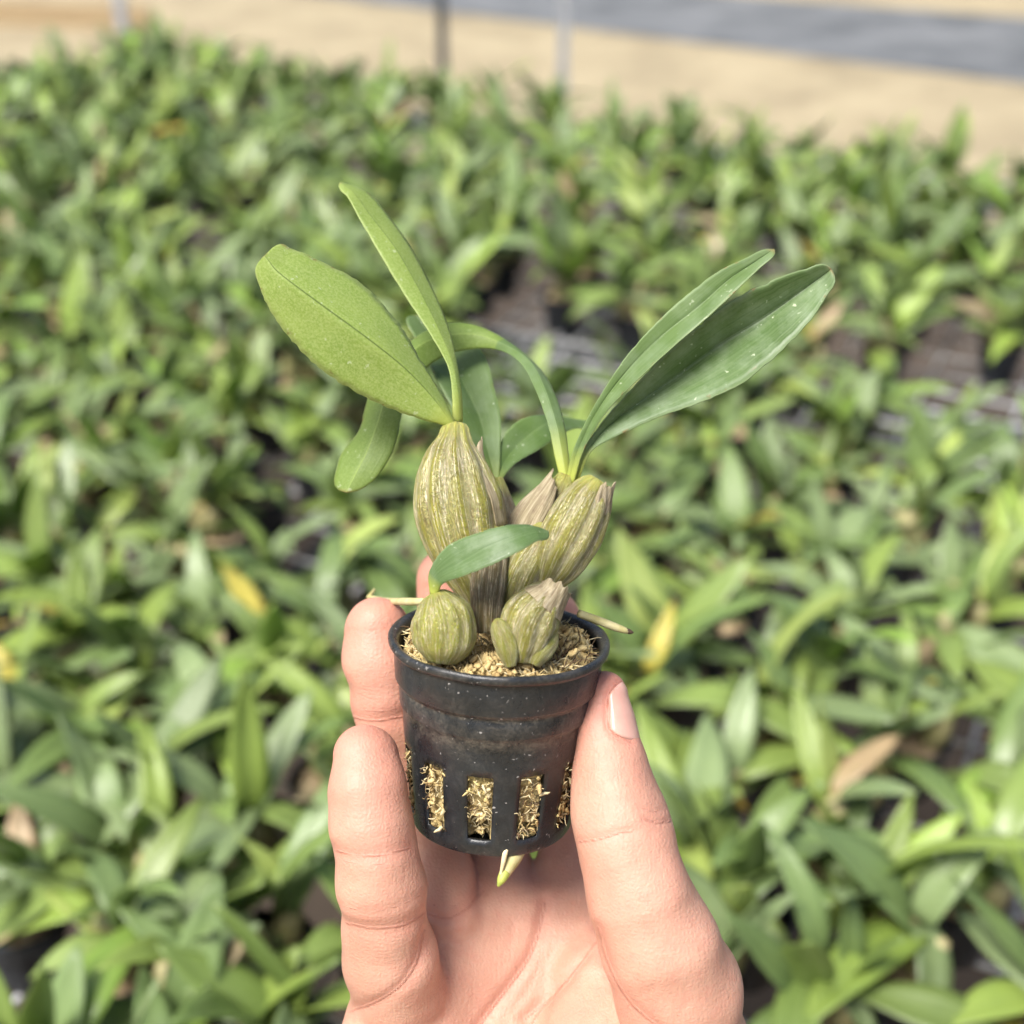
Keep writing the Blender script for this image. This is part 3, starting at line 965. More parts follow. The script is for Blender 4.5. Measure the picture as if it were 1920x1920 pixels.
CREASES = [
    ([(1176, 1270), (1150, 1288), (1137, 1330), (1146, 1372), (1182, 1392)], 0.35, 6, 330),  # photo polyline, depth mm, half width px, depth range
    ([(628, 1596), (665, 1606), (710, 1604), (775, 1590)], 0.45, 16, 310),
    ([(645, 1616), (690, 1622), (735, 1616)], 0.15, 8, 310),
    ([(643, 1698), (690, 1710), (750, 1698), (790, 1678)], 0.22, 12, 312),
    ([(645, 1732), (700, 1742), (750, 1736), (798, 1715)], 0.45, 16, 312),
    ([(636, 1898), (700, 1886), (750, 1852), (785, 1802), (802, 1745)], 0.6, 12, 330),
    ([(655, 1342), (700, 1352), (760, 1344)], 0.45, 16, 335),
    ([(660, 1326), (705, 1334), (745, 1328)], 0.1, 8, 335),
    ([(800, 1712), (840, 1722), (880, 1700), (905, 1668)], 0.6, 12, 345),
    ([(795, 1692), (840, 1702), (885, 1682)], 0.2, 8, 345),
    ([(1022, 1692), (1010, 1750), (990, 1800), (945, 1864), (900, 1925)], 1.0, 12, 360),
    ([(1116, 1764), (1085, 1800), (1040, 1858), (985, 1910)], 1.0, 12, 360),
    ([(1040, 1858), (1005, 1905), (985, 1960)], 0.3, 9, 350),
    ([(1118, 1740), (1130, 1790), (1150, 1835), (1180, 1880), (1218, 1915), (1250, 1940)], 0.5, 12, 350),
    ([(1086, 1578), (1120, 1574), (1160, 1562), (1190, 1556)], 0.35, 10, 310),
    ([(1208, 1534), (1235, 1542), (1262, 1538)], 0.3, 7, 310),
    ([(1200, 1514), (1230, 1520), (1255, 1514)], 0.2, 7, 310),
    ([(962, 1725), (962, 1745), (955, 1775)], 0.15, 7, 350),
    ([(1015, 1775), (1000, 1830), (965, 1890)], 0.2, 8, 350),
    ([(1160, 1905), (1190, 1872), (1230, 1850)], 0.1, 7, 350),
    ([(1290, 1880), (1270, 1905), (1262, 1930)], 0.1, 7, 350),
]
red = np.zeros(len(HV))
disp = np.zeros(len(HV))
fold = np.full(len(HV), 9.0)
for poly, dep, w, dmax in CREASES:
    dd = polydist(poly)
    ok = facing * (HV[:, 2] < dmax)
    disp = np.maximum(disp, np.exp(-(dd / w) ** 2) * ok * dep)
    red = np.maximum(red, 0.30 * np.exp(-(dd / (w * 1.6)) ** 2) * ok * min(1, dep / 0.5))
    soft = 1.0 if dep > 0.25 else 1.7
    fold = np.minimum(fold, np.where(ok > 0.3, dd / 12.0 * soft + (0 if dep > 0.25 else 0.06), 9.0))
# soft uneven flesh
lump = sum(np.sin(HV @ np.array(k) + ph) for k, ph in (((0.21, 0.13, 0.17), 0.4), ((-0.15, 0.24, 0.1), 1.9), ((0.31, -0.22, 0.27), 4.0), ((0.09, 0.41, -0.3), 2.2)))
HV2 = HV - HN * disp[:, None] + HN * (lump * 0.14)[:, None]
# blood shows through at the pads and where skin presses the pot
for nm, (ch, k) in FING.items():
    dd = np.linalg.norm(HV - ch[0][0], axis=1)
    red += 0.55 * np.exp(-(dd / 15.0) ** 2)
dd = np.linalg.norm(HV - THUMB[0][0], axis=1)
red += 0.65 * np.exp(-(dd / 17.0) ** 2)
red += 0.22 * np.exp(-(np.linalg.norm(HV - cam_mm(1180, 1640, 285), axis=1) / 14) ** 2)
red += 0.18 * np.clip((-110 - HV[:, 1]) / 30, 0, 1) * 0
hand = empty('hand', to_world(cam_mm(1000, 2330, 306)))
tag(hand, 'bare right hand, palm up, gripping the small pot between thumb and fingers', 'hand')
part('palm_and_fingers', to_world(HV2), HQ, M['skin'], hand, attrs={'red': np.clip(red, 0, 1), 'fold': fold})

# thumb nail: wraps the outer side of the thumb tip
NS, NP = 18, 14
V, F = [], []
tcum = [cam_mm(1131, 1262, 303), cam_mm(1131, 1388, 302)]
ax = tcum[1] - tcum[0]; axl = np.linalg.norm(ax); axu = ax / axl
e_r = np.array([1.0, 0, 0]); e_r -= axu * (e_r @ axu); e_r /= np.linalg.norm(e_r)
e_f = np.cross(e_r, axu); e_f = e_f if e_f[2] < 0 else -e_f
Pn, Dn, Ln = [], [], []
for layer in (0, 1):
    for i in range(NS + 1):
        s = i / NS
        for j in range(NP + 1):
            u = j / NP * 2 - 1
            sag = (1 - math.sqrt(max(0, 1 - (u * 0.92) ** 2)))
            ss = 0.12 + 0.84 * s - s ** 2 * sag * 0.30 + (1 - s) ** 2 * sag * 0.30
            phi = R(34 + u * 50)
            Pn.append(tcum[0] + ax * ss); Dn.append(e_r * math.cos(phi) + e_f * math.sin(phi))
            edge = max(abs(u), abs(2 * s - 1))
            Ln.append((0.34 * (1 - max(0, (edge - 0.7) / 0.3) ** 2 * 0.9)) if layer == 0 else -0.5)
Pn, Dn, Ln = np.array(Pn), np.array(Dn), np.array(Ln)
lo_, hi_ = np.zeros(len(Pn)), np.full(len(Pn), 22.0)
for _ in range(20):
    md = (lo_ + hi_) / 2
    ins_ = hand_sdf(Pn + Dn * md[:, None]) < 0
    lo_, hi_ = np.where(ins_, md, lo_), np.where(ins_, hi_, md)
V = Pn + Dn * (lo_ + Ln)[:, None]
n1 = (NS + 1) * (NP + 1)
for i in range(NS):
    for j in range(NP):
        a_ = i * (NP + 1) + j
        F.append((a_, a_ + 1, a_ + NP + 2, a_ + NP + 1))
        F.append((n1 + a_, n1 + a_ + NP + 1, n1 + a_ + NP + 2, n1 + a_ + 1))
rim_ids = [j for j in range(NP + 1)] + [i * (NP + 1) + NP for i in range(1, NS + 1)] + [NS * (NP + 1) + j for j in range(NP - 1, -1, -1)] + [i * (NP + 1) for i in range(NS - 1, 0, -1)]
for a_, b_ in zip(rim_ids, rim_ids[1:] + rim_ids[:1]):
    F.append((a_, n1 + a_, n1 + b_, b_))
part('fingernail', to_world(np.array(V)), F, M['nail'], hand)

# ------------------------------------------------------------------ the held orchid
POT0 = cam_mm(921, 1530, 314)
_a = np.array([0.045, math.cos(R(15)), -math.sin(R(15))]); PA = _a / np.linalg.norm(_a)
PX = np.array([1.0, 0, 0]) - PA * PA[0]; PX /= np.linalg.norm(PX)
PY = np.cross(PA, PX)
if PY[2] > 0: PY = -PY                 # PY points to the camera
PH = 44.5
orchid = empty('potted_orchid_in_hand', to_world(POT0))
tag(orchid, 'small orchid with fat ribbed bulbs in a black slotted pot held by the hand', 'potted orchid')


def pot_pt(r, th, z):
    """th = 0 faces the camera, positive to the right; millimetres"""
    r, th, z = np.broadcast_arrays(np.asarray(r, float), np.asarray(th, float), np.asarray(z, float))
    return POT0 + (r * np.sin(th))[..., None] * PX + (r * np.cos(th))[..., None] * PY + z[..., None] * PA


NSLOT = 11
SL_W, SL_C0 = R(16.0), R(-8)
def in_slot(thm):
    q = (thm - SL_C0 + math.pi / NSLOT) % (2 * math.pi / NSLOT) - math.pi / NSLOT
    return abs(q) < SL_W / 2


# wall: outer profile (z, r, dirt)
PROF = [(0.0, 18.6, .2), (0.6, 18.9, .3), (2.4, 19.05, .1), (3.9, 19.2, .1), (9.5, 19.8, 0), (14.5, 20.3, 0), (20.0, 20.85, .1), (22, 21.1, .1), (25.5, 21.35, .3), (28.4, 21.55, 1.0), (29.3, 22.15, .7), (29.8, 22.3, .4),
        (33.2, 22.45, .4), (33.8, 22.3, 1.0), (34.3, 22.4, 1.0), (34.8, 23.1, .8), (35.5, 23.45, .2), (40.5, 23.8, .1), (42.6, 23.95, .2)]
ths = []
for k in range(NSLOT):
    c0 = SL_C0 + k * 2 * math.pi / NSLOT
    for q in np.linspace(-SL_W / 2, SL_W / 2, 5): ths.append(c0 + q)
    gapw = 2 * math.pi / NSLOT - SL_W
    for q in np.linspace(0, gapw, 6)[1:-1]: ths.append(c0 + SL_W / 2 + q)
ths = np.array(ths); nth = len(ths)
wz = np.array([p[0] for p in PROF]); wr = np.array([p[1] for p in PROF]); wd = np.array([p[2] for p in PROF])
V, dirtv = [], []
nz = len(PROF)
for layer in (0, 1.1):
    for i in range(nz):
        wob = 0.12 * np.sin(ths * 2 + 0.7) + 0.07 * np.sin(ths * 5 + wz[i] * 0.1)
        V.append(pot_pt(wr[i] - layer + wob, ths, np.full(nth, max(wz[i], 1.2 if layer else 0))))
        dirtv.append(np.full(nth, wd[i]))
V = np.concatenate(V)
F = []
iz0, iz1 = 3, 6      # slot rows: z 4.2 .. 18.6
def solid(i, j):
    if not (iz0 <= i < iz1): return True
    return not in_slot((ths[j] + (ths[(j + 1) % nth] + (2 * math.pi if j == nth - 1 else 0))) / 2)
vid = lambda l, i, j: l * nz * nth + i * nth + (j % nth)
for i in range(nz - 1):
    for j in range(nth):
        if solid(i, j):
            F.append((vid(0, i, j), vid(0, i, j + 1), vid(0, i + 1, j + 1), vid(0, i + 1, j)))
            F.append((vid(1, i, j), vid(1, i + 1, j), vid(1, i + 1, j + 1), vid(1, i, j + 1)))
            if not solid(i, (j + 1) % nth): F.append((vid(0, i, j + 1), vid(1, i, j + 1), vid(1, i + 1, j + 1), vid(0, i + 1, j + 1)))
            if not solid(i, (j - 1) % nth): F.append((vid(0, i, j), vid(0, i + 1, j), vid(1, i + 1, j), vid(1, i, j)))
        else:
            if i == iz0: F.append((vid(0, i, j), vid(0, i, j + 1), vid(1, i, j + 1), vid(1, i, j)))
            if i == iz1 - 1: F.append((vid(0, i + 1, j), vid(1, i + 1, j), vid(1, i + 1, j + 1), vid(0, i + 1, j + 1)))
pot_root = empty('net_pot', (0, 0, 0)); pot_root.parent = orchid
tag(pot_root, 'black plastic pot with slots around its lower wall')
part('wall', to_world(V), F, M['pot'], pot_root, attrs={'dirt': np.concatenate(dirtv)})
# rolled lip
lip = [(23.95, 42.4), (24.8, 42.9), (25.25, 43.6), (25.3, 44.5), (25.0, 45.0), (24.4, 45.1), (23.5, 44.6), (22.9, 43.8), (22.75, 41.6)]
V, F, dv = [], [], []
nl_ = 96
tl = np.linspace(0, 2 * math.pi, nl_, endpoint=False)
for r, z in lip:
    V.append(pot_pt(r + 0.16 * np.sin(tl * 2 + 0.7) + 0.10 * np.sin(tl * 7 + 1), tl, z + 0.12 * np.sin(tl * 3 + 2) + 0.08 * np.sin(tl * 8)))
    dv.append(np.full(nl_, 0.35))
for i in range(len(lip)):
    k = (i + 1) % len(lip)
    for j in range(nl_):
        F.append((i * nl_ + j, i * nl_ + (j + 1) % nl_, k * nl_ + (j + 1) % nl_, k * nl_ + j))
part('rim', to_world(np.concatenate(V)), F, M['pot'], pot_root, attrs={'dirt': np.concatenate(dv)})
# floor disc with thickness
V = [pot_pt(r, tl, z) for r, z in ((0.3, -0.05), (18.4, -0.05), (18.4, 1.0), (0.3, 1.0))]
F = []
for i in range(4):
    k = (i + 1) % 4
    for j in range(nl_):
        F.append((i * nl_ + j, i * nl_ + (j + 1) % nl_, k * nl_ + (j + 1) % nl_, k * nl_ + j))
part('floor', to_world(np.concatenate(V)), F, M['pot'], pot_root, attrs={'dirt': np.full(nl_ * 4, 0.3)})

# sphagnum: lumpy plug, then loose strands
rg = np.random.default_rng(3)
def fnoise(th, z):
    return (np.sin(th * 9 + z * 0.9) * np.sin(z * 1.1 + th * 5) * 0.5 + np.sin(th * 23 + z * 2.1) * 0.35 + np.sin(th * 41 - z * 3.3) * 0.22)
nt_ = 320
tm = np.linspace(0, 2 * math.pi, nt_, endpoint=False)
V, F = [], []
rows = [(0.3, 1.6), (10, 1.7), (16.6, 2.2)] + [(18.1 + z * 0.105, z) for z in np.linspace(3, 37, 90)] + [(21.7, 40.0)] + [(r, 42.5 + (21 - r) * 0.05) for r in np.linspace(21.2, 0.4, 60)]
for r, z in rows:
    n = fnoise(tm, np.full(nt_, z))
    if z < 38:
        V.append(pot_pt(np.minimum(r + n * 1.0 + rg.normal(0, 0.28, nt_) - 1.25 - 5.5 * np.exp(-((tm - SL_C0 % (2 * math.pi)) / 0.13) ** 2) * np.clip((9.5 - z) / 2, 0, 1) - 4 * np.exp(-((tm - R(25)) / 0.10) ** 2) * np.clip((8 - z) / 2, 0, 1), 18.6 + z * 0.105), tm, z + rg.normal(0, 0.1, nt_)))
    else:
        X, Y = r * np.sin(tm), r * np.cos(tm)
        h = np.sin(X * 0.9 + 1) * np.sin(Y * 0.8) * 0.8 + np.sin(X * 2.1 - Y * 1.7) * 0.45 + np.sin(X * 3.7 + Y * 3.1) * 0.3
        h = h + 2.6 * np.exp(-((X - 14) ** 2 + (Y + 3) ** 2) / 40) + 2.2 * np.exp(-((X + 2) ** 2 + (Y - 13) ** 2) / 14)
        V.append(pot_pt(r, tm, z + h + rg.normal(0, 0.34, nt_) * min(1, r / 6)))
for i in range(len(rows) - 1):
    for j in range(nt_):
        k = (j + 1) % nt_
        F.append((i * nt_ + j, i * nt_ + k, (i + 1) * nt_ + k, (i + 1) * nt_ + j))
moss = part('moss', to_world(np.concatenate(V)), F, M['moss'], orchid)
tag(moss, 'tan sphagnum moss filling the pot', kind='stuff')


def strands(name, n, fn, mat):
    V, F, midx, o = [], [], [], 0
    for k in range(n):
        p, dirs, L, r = fn(k)
        pts = [p]
        d = dirs / np.linalg.norm(dirs)
        for q in range(4):
            d = d + rg.normal(0, 0.35, 3); d /= np.linalg.norm(d)
            pts.append(pts[-1] + d * L / 4)
        v, f, _ = tube(np.array(pts), np.array([r, r * 1.1, r, r * 0.8, r * 0.3]), 4)
        V.append(v); F += [tuple(i + o for i in q) for q in f]; o += len(v)
    ob = part(name, to_world(np.concatenate(V)), F, mat, orchid)
    tag(ob, kind='stuff')
    return ob


def top_fn(k):
    r = 21.0 * math.sqrt(rg.random()); t = rg.random() * 2 * math.pi
    p = pot_pt(r, t, 42.2 + rg.random() * 1.9)
    d = PX * rg.normal() + PY * rg.normal() + PA * abs(rg.normal()) * 0.45
    return p, d, rg.uniform(1.0, 4.5), rg.uniform(0.05, 0.17) * (2.0 if rg.random() < 0.12 else 1)


def slot_fn(k):
    c0 = SL_C0 + rg.integers(-3, 4) * 2 * math.pi / NSLOT + rg.uniform(-0.5, 0.5) * SL_W
    z = rg.uniform(4.4, 19.4)
    p = pot_pt(18.3 + z * 0.105 + rg.uniform(-0.4, 0.4), c0, z)
    out = PX * math.sin(c0) + PY * math.cos(c0)
    side = PX * math.cos(c0) - PY * math.sin(c0)
    if abs(c0 - SL_C0) < 0.2 and z < 9: p = pot_pt(16, c0, z)
    d = out * (1.1 if k % 6 == 0 else 0.12) + side * rg.normal() + PA * rg.normal()
    return p, d, rg.uniform(0.8, 2.8), rg.uniform(0.05, 0.18) * (2.2 if rg.random() < 0.1 else 1)


def edge_fn(k):
    t = rg.uniform(0.5, 1.5) if k % 3 else rg.uniform(-2, 2)
    p = pot_pt(rg.uniform(12, 21), t, 42.6 + rg.random() * 1.5)
    d = PX * rg.normal() * 0.8 + PY * rg.normal() * 0.8 + PA * 0.9
    return p, d, rg.uniform(3, 6.5), rg.uniform(0.08, 0.16)


def crumb_fn(k):
    p, d, L, r = top_fn(k)
    if k % 3 == 0:
        p = pot_pt(rg.uniform(9, 20), rg.uniform(0.9, 1.9), 43.5 + rg.random() * 2.2)
    elif k % 3 == 1:
        p = pot_pt(rg.uniform(9, 20), rg.uniform(-0.45, 0.35), 43.0 + rg.random() * 1.3)
    return p, d, rg.uniform(1.0, 2.6), rg.uniform(0.35, 0.9)


def slot_crumb_fn(k):
    p, d, L, r = slot_fn(k)
    return p, d, rg.uniform(0.8, 2.6), rg.uniform(0.25, 0.6)


strands('moss_clump', 150, crumb_fn, M['moss'])
strands('moss_clump', 70, slot_crumb_fn, M['moss'])
strands('moss_clump', 30, slot_crumb_fn, M['fibre_pale'])
strands('moss_strand', 800, top_fn, M['fibre_pale'])
strands('moss_strand', 500, top_fn, M['moss'])
strands('moss_strand', 330, slot_fn, M['fibre_pale'])
strands('moss_strand', 200, slot_fn, M['moss'])
strands('dark_strand', 70, edge_fn, M['fibre_dark'])
strands('dark_strand', 90, slot_fn, M['fibre_dark'])


def px_strip(name, pts, rad, mat, root=orchid, sides=8, n=14):
    P = np.array([cam_mm(x, y, d) for x, y, d in pts])
    Pr = catmull(np.column_stack([P, rad]), n)
    v, f, uv = tube(Pr[:, :3], np.maximum(Pr[:, 3], 0.05), sides)
    return part(name, to_world(v), f, mat, root, uv=uv)


def bulb(pts, mat, ribs=9, amp=0.06, n=34, sides=72, seed=0, name='pseudobulb'):
    P = np.array([np.append(cam_mm(x, y, d), r) for x, y, d, r in pts])
    Pr = catmull(P, n)
    r2 = np.random.default_rng(seed)
    ph = r2.uniform(0, 6.28, 4)
    am = r2.uniform(0.6, 1.3, ribs)
    keep = []
    def rib(th, v):
        x = th * ribs / (2 * math.pi) + 0.12 * np.sin(v * 4 + ph[0])
        k = np.abs(((x + ph[1]) % 1) - 0.5) * 2
        w = am[np.floor(x + ph[1]).astype(int) % ribs]
        env = math.sin(math.pi * min(1, max(0, v * 0.92 + 0.04))) ** 0.5
        keep.append(1 - k)
        return 1 + amp * w * (1 - k ** 2.2) * env - amp * 0.5 + 0.025 * np.sin(th * 2 + ph[2]) + 0.010 * np.sin(v * 23 + th * 3 + ph[3]) * env
    v, f, uv = tube(Pr[:, :3], np.maximum(Pr[:, 3], 0.3), sides, rib)
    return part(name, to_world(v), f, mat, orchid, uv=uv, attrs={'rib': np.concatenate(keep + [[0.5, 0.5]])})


def sheath(pts, t0, t1, mat, root, seed=0, lift=0.4, rag=0.25, n=26, m=22, peak=4.0):
    """papery scrap wrapped part-way round a bulb axis; t0..t1 angle range (0 = towards the camera)"""
    P = np.array([np.append(cam_mm(x, y, d), r) for x, y, d, r in pts])
    Pr = catmull(P, n)
    T, _, _ = frames(Pr[:, :3])
    r2 = np.random.default_rng(seed)
    jag = np.convolve(r2.normal(0, 1, m + 1), [0.25, 0.5, 0.25], 'same') * rag
    V, F, UVs = [], [], []
    for layer in (0, 0.22):
        for i in range(n):
            f_ = np.array([0, 0, -1.0]); f_ -= T[i] * (f_ @ T[i]); f_ /= np.linalg.norm(f_)
            s_ = np.cross(T[i], f_); s_ = s_ if s_[0] > 0 else -s_
            for j in range(m + 1):
                th_ = t0 + (t1 - t0) * j / m
                k = i / (n - 1)
                # ragged upper end
                c_ = Pr[i, :3] + T[i] * ((jag[j] * 3 - peak * abs(2 * j / m - 1) ** 1.3) * k ** 2.5)
                UVs.append((j / m, k))
                rr = Pr[i, 3] + lift - layer + 0.18 * math.sin(th_ * 17 + i * 0.25) + 0.5 * k ** 4 * (0.5 + 0.5 * math.sin(th_ * 5 + seed))
                V.append(c_ + (f_ * math.cos(th_) + s_ * math.sin(th_)) * rr)
    n1 = n * (m + 1)
    for i in range(n - 1):
        for j in range(m):
            a_ = i * (m + 1) + j
            F.append((a_, a_ + 1, a_ + m + 2, a_ + m + 1))
            F.append((n1 + a_, n1 + a_ + m + 1, n1 + a_ + m + 2, n1 + a_ + 1))
    rid = [j for j in range(m + 1)] + [i * (m + 1) + m for i in range(1, n)] + [(n - 1) * (m + 1) + j for j in range(m - 1, -1, -1)] + [i * (m + 1) for i in range(n - 2, 0, -1)]
    for a_, b_ in zip(rid, rid[1:] + rid[:1]):
        F.append((a_, n1 + a_, n1 + b_, b_))
    return part('sheath', to_world(np.array(V)), F, mat, root, uv=UVs)


B1 = [(912, 1165, 304, 3.0), (900, 1110, 303, 5.2), (888, 1060, 302, 7.6), (869, 1000, 301, 9.0), (858, 945, 301, 9.6), (851, 895, 301, 8.4), (849, 852, 302, 6.1), (852, 822, 303, 3.9), (853, 797, 304, 2.9), (854, 790, 304, 1.2)]
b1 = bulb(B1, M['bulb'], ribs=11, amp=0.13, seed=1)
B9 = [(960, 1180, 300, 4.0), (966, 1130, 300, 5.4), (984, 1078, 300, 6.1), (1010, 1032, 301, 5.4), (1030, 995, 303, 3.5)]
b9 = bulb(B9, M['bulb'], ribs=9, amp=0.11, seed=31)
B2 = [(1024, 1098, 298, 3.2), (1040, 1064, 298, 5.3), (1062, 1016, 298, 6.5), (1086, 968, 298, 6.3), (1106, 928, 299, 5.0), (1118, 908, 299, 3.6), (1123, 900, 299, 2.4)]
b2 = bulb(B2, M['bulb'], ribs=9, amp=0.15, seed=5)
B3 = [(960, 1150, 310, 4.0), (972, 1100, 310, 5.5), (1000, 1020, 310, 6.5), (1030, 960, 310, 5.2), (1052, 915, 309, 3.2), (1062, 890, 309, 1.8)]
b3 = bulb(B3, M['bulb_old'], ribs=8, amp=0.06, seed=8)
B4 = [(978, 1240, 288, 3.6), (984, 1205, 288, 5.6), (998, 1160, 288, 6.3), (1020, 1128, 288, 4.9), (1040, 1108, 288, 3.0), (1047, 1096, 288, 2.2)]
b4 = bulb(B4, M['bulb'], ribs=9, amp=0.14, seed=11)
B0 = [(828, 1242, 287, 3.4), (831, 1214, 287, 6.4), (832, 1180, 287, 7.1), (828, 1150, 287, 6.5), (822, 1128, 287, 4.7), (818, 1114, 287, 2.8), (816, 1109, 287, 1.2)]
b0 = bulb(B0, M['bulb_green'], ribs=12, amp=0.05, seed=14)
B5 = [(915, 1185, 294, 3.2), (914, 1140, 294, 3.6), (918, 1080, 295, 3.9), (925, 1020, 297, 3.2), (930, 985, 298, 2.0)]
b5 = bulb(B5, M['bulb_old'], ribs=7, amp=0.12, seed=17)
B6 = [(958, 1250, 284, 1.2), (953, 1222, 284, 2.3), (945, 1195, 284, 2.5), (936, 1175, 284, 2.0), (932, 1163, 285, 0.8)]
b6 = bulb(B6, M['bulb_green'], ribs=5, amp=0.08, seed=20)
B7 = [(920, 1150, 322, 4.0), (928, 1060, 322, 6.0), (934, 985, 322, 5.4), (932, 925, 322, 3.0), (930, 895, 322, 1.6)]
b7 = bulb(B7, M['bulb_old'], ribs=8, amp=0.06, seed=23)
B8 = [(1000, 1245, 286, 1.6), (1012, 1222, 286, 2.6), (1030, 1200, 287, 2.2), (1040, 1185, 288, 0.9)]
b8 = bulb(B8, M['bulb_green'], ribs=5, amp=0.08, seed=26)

sheath([(872, 1000, 301, 9.3), (860, 945, 301, 9.7), (856, 895, 301, 8.0), (862, 850, 302, 5.3), (872, 812, 303, 3.5)], R(48), R(120), M['paper'], b1, seed=2)
sheath([(985, 1040, 308, 6.0), (1006, 985, 308, 5.9), (1032, 935, 308, 4.6), (1050, 892, 308, 2.4)], R(-95), R(10), M['paper'], b3, seed=3, rag=0.3)
sheath([(1098, 948, 299, 5.6), (1110, 925, 299, 4.6), (1120, 908, 299, 3.7), (1127, 896, 299, 3.0)], R(10), R(120), M['paper'], b2, seed=4, rag=0.3, peak=1.5)
sheath([(1015, 1132, 288, 5.2), (1035, 1110, 288, 3.6), (1047, 1090, 288, 2.9)], R(-60), R(100), M['paper'], b4, seed=5, rag=0.2, peak=1.0)


def leaf(stations, tip, mats, th=0.7, n=64, m=14, wav=0.25, seed=0, turn=2.0):
    """stations: (edge, mid, edge) each (px, py, mm); mats = (side facing the camera, far side)"""
    rows_ = []
    for e, c, g in stations:
        rows_.append(np.concatenate([cam_mm(*e), cam_mm(*c), cam_mm(*g)]))
    rl = np.random.default_rng(100 + seed)
    t3 = cam_mm(*tip)
    last = rows_[-1]
    # blunt rounded tip
    for f_ in (0.62, 0.9):
        w = math.sqrt(1 - f_ ** 2)
        c = last[3:6] + (t3 - last[3:6]) * f_
        rows_.append(np.concatenate([c + (last[0:3] - last[3:6]) * w, c, c + (last[6:9] - last[3:6]) * w]))
    rows_.append(np.concatenate([t3 + (last[0:3] - last[3:6]) * 0.06, t3, t3 + (last[6:9] - last[3:6]) * 0.06]))
    Rr = catmull(rows_, n)
    us = np.linspace(-1, 1, m + 1)
    G = np.empty((n, m + 1, 3))
    for i in range(n):
        A, C, B = Rr[i, :3], Rr[i, 3:6], Rr[i, 6:9]
        nick = 0.05 if rl.random() < 0.06 else 0.0
        A = C + (A - C) * (1 + rl.normal(0, 0.010) - nick); B = C + (B - C) * (1 + rl.normal(0, 0.010))
        for j, u in enumerate(us):
            # straight halves meeting in a soft fold at the midrib
            k = abs(u) ** 1.15
            G[i, j] = C + ((B - C) if u > 0 else (A - C)) * k
    Gu = np.gradient(G, axis=1); Gv = np.gradient(G, axis=0)
    N = np.cross(Gu, Gv); N /= np.linalg.norm(N, axis=2)[..., None] + 1e-9
    # smooth normals sign: face the camera
    flipc = np.sign(-N[n // 2, m // 2, 2]) or 1
    N = N * flipc
    vv = np.linspace(0, 1, n)[:, None]
    wave = wav * np.sin(vv * 9 + us[None] * 2.0 + seed) * np.abs(us[None]) ** 2 * np.sin(vv * math.pi)
    G = G + N * wave[..., None]
    tk = th * 0.5 * (1.0 - 0.72 * np.abs(us) ** 3)[None, :] * np.ones((n, 1))
    tk = tk * (1 + 0.9 * np.clip(0.14 - vv, 0, 1) / 0.14)
    V = np.concatenate([(G + N * tk[..., None]).reshape(-1, 3), (G - N * tk[..., None]).reshape(-1, 3)])
    uv = np.stack(np.meshgrid(vv[:, 0], (us + 1) / 2, indexing='ij')[::-1], -1).reshape(-1, 2)
    uv = np.concatenate([uv, uv])
    F, mi = [], []
    n1 = n * (m + 1)
    for i in range(n - 1):
        for j in range(m):
            a_ = i * (m + 1) + j
            q1, q2 = (a_, a_ + 1, a_ + m + 2, a_ + m + 1), (n1 + a_, n1 + a_ + m + 1, n1 + a_ + m + 2, n1 + a_ + 1)
            if flipc < 0: q1, q2 = q1[::-1], q2[::-1]
            F += [q1, q2]; mi += [0, 1] if i / n < turn else [1, 0]
    rid = [j for j in range(m + 1)] + [i * (m + 1) + m for i in range(1, n)] + [(n - 1) * (m + 1) + j for j in range(m - 1, -1, -1)] + [i * (m + 1) for i in range(n - 2, 0, -1)]
    for a_, b_ in zip(rid, rid[1:] + rid[:1]):
        F.append((a_, n1 + a_, n1 + b_, b_) if flipc > 0 else (b_, n1 + b_, n1 + a_, a_)); mi.append(0)
    return part('leaf', to_world(V), F, list(mats), orchid, uv=uv, midx=mi)


def ST(rows, ds, k=(0, 0, 0)):
    """attach depths: ds per station, k = depth offsets (edge, mid, edge) scaled by width"""
    out = []
    for (a_, b_, c_), d in zip(rows, ds):
        w = math.hypot(a_[0] - c_[0], a_[1] - c_[1]) / 100
        out.append(((*a_, d + k[0] * w), (*b_, d + k[1] * w), (*c_, d + k[2] * w)))
    return out


UN, TP, DU, SH = M['under'], M['top'], M['dusty'], M['shade']
leaf(ST([((862, 806), (852, 808), (842, 806)), ((855, 796), (848, 798), (838, 799)), ((831, 746), (813, 748), (786, 785)), ((783, 668), (758, 690), (702, 753)), ((747, 606), (692, 637), (616, 702)),
         ((680, 533), (612, 579), (541, 631)), ((592, 485), (548, 532), (498, 566)), ((545, 466), (517, 507), (484, 530))],
        [303, 302, 300, 297, 294, 292, 291, 291], (5, 0, 2)), (496, 480, 291), (UN, TP), seed=1)
leaf(ST([((849, 792), (857, 794), (867, 792)), ((848, 742), (857, 740), (866, 738)), ((840, 690), (848, 685), (857, 682)), ((807, 627), (823, 622), (842, 622)), ((760, 553), (786, 547), (809, 541)),
         ((713, 477), (741, 468), (767, 458)), ((673, 410), (690, 401), (722, 396)), ((652, 370), (662, 362), (690, 362))],
        [306, 308, 311, 314, 317, 319, 321, 322], (-5, 0, 10)), (637, 344, 323), (UN, TP), seed=2)
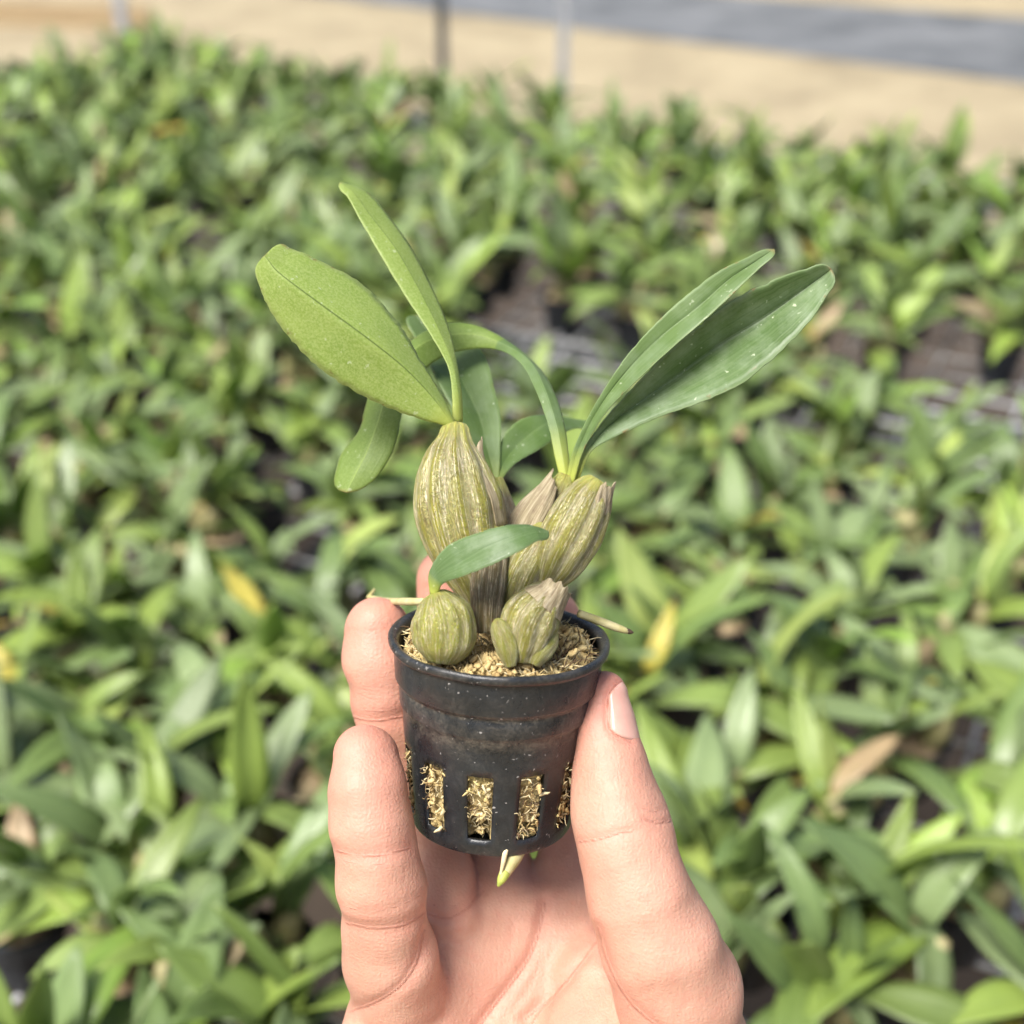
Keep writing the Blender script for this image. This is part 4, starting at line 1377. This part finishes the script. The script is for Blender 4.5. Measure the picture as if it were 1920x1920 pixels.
leaf(ST([((1053, 908), (1062, 908), (1072, 906)), ((1042, 865), (1054, 862), (1067, 862)), ((1028, 800), (1042, 797), (1059, 800)), ((1003, 728), (1018, 725), (1038, 733)), ((974, 678), (990, 676), (1005, 684)),
         ((935, 656), (942, 646), (955, 642)), ((893, 654), (893, 628), (895, 611)), ((843, 664), (840, 630), (836, 606)), ((800, 690), (785, 650), (770, 640)),
         ((770, 740), (730, 725), (695, 735)), ((752, 785), (712, 785), (674, 806)), ((737, 845), (690, 845), (641, 850)), ((712, 888), (668, 888), (630, 885))],
        [309, 310, 313, 318, 325, 331, 334, 333, 330, 325, 321, 318, 317], (0, 0, 4)), (650, 924, 317), (TP, M['under2']), seed=3, wav=0.1, turn=0.40)
leaf(ST([((922, 908), (929, 908), (936, 906)), ((895, 850), (915, 850), (938, 850)), ((858, 780), (900, 785), (939, 785)), ((822, 720), (872, 725), (925, 722)), ((797, 672), (845, 674), (905, 660)),
         ((775, 628), (812, 634), (858, 626))], [322, 325, 329, 334, 340, 347], (0, 3, 0)), (778, 592, 352), (SH, UN), seed=4)
leaf(ST([((924, 908), (930, 906), (937, 906)), ((932, 860), (945, 868), (962, 873)), ((945, 815), (975, 832), (1002, 847)), ((975, 788), (1012, 803), (1037, 825)), ((1020, 778), (1050, 785), (1075, 805))],
        [322, 325, 329, 333, 338], (0, 2, 0)), (1108, 792, 343), (SH, UN), seed=5)
leaf(ST([((1060, 908), (1068, 908), (1076, 906)), ((1074, 848), (1084, 846), (1094, 846)), ((1112, 765), (1122, 768), (1133, 776)), ((1172, 671), (1181, 690), (1197, 709)), ((1227, 609), (1240, 632), (1263, 651)),
         ((1293, 549), (1312, 575), (1332, 592)), ((1350, 507), (1369, 524), (1388, 538)), ((1398, 484), (1413, 494), (1425, 502))],
        [308, 306, 303, 300, 298, 297, 296, 296], (3, 4, -3)), (1452, 468, 296), (TP, UN), seed=6)
leaf(ST([((1068, 908), (1075, 908), (1083, 905)), ((1090, 852), (1099, 852), (1107, 848)), ((1125, 796), (1136, 803), (1144, 823)), ((1184, 728), (1205, 750), (1228, 784)), ((1243, 668), (1276, 700), (1311, 756)),
         ((1318, 605), (1351, 645), (1391, 720)), ((1393, 553), (1430, 597), (1471, 652)), ((1460, 521), (1493, 553), (1523, 595)), ((1518, 502), (1533, 524), (1553, 550))],
        [309, 307, 306, 305, 303, 301, 299, 298, 298], (-1, 4, -2)), (1559, 505, 298), (DU, UN), seed=7)
leaf(ST([((806, 1112), (814, 1114), (822, 1112)), ((805, 1072), (817, 1083), (830, 1095)), ((838, 1025), (856, 1058), (874, 1078)), ((890, 1001), (907, 1028), (928, 1057)), ((945, 986), (962, 1006), (978, 1031)),
         ((985, 984), (997, 995), (1008, 1014))], [286, 284, 281, 279, 279, 281], (3, 1, -3)), (1028, 998, 284), (DU, UN), seed=8, wav=0.1)

# roots
px_strip('root', [(1085, 1150, 306), (1125, 1165, 308), (1160, 1178, 308), (1178, 1184, 308)], [0.9, 1.0, 0.9, 0.6], M['root'])
px_strip('root_tip', [(1174, 1182, 308), (1182, 1185, 308), (1188, 1186, 308)], [0.62, 0.55, 0.15], M['root_dead'])
px_strip('root', [(810, 1128, 300), (770, 1128, 306), (720, 1126, 330), (690, 1118, 336), (703, 1104, 336)], [0.8, 0.9, 0.8, 0.7, 0.3], M['root'])
r_ = px_strip('root', [(985, 1560, 300), (968, 1600, 299), (955, 1622, 297), (945, 1640, 296)], [1.6, 1.8, 1.6, 1.2], M['root'])
px_strip('root_tip', [(947, 1636, 296), (940, 1650, 295), (934, 1662, 295)], [1.25, 1.0, 0.3], M['root_tip'])
px_strip('root', [(965, 1560, 297), (950, 1590, 296), (943, 1620, 295), (938, 1645, 295)], [0.4, 0.6, 0.5, 0.2], M['fibre_pale'])
px_strip('root', [(1100, 1215, 318), (1128, 1228, 320), (1137, 1240, 320)], [0.8, 0.9, 0.4], M['root'])
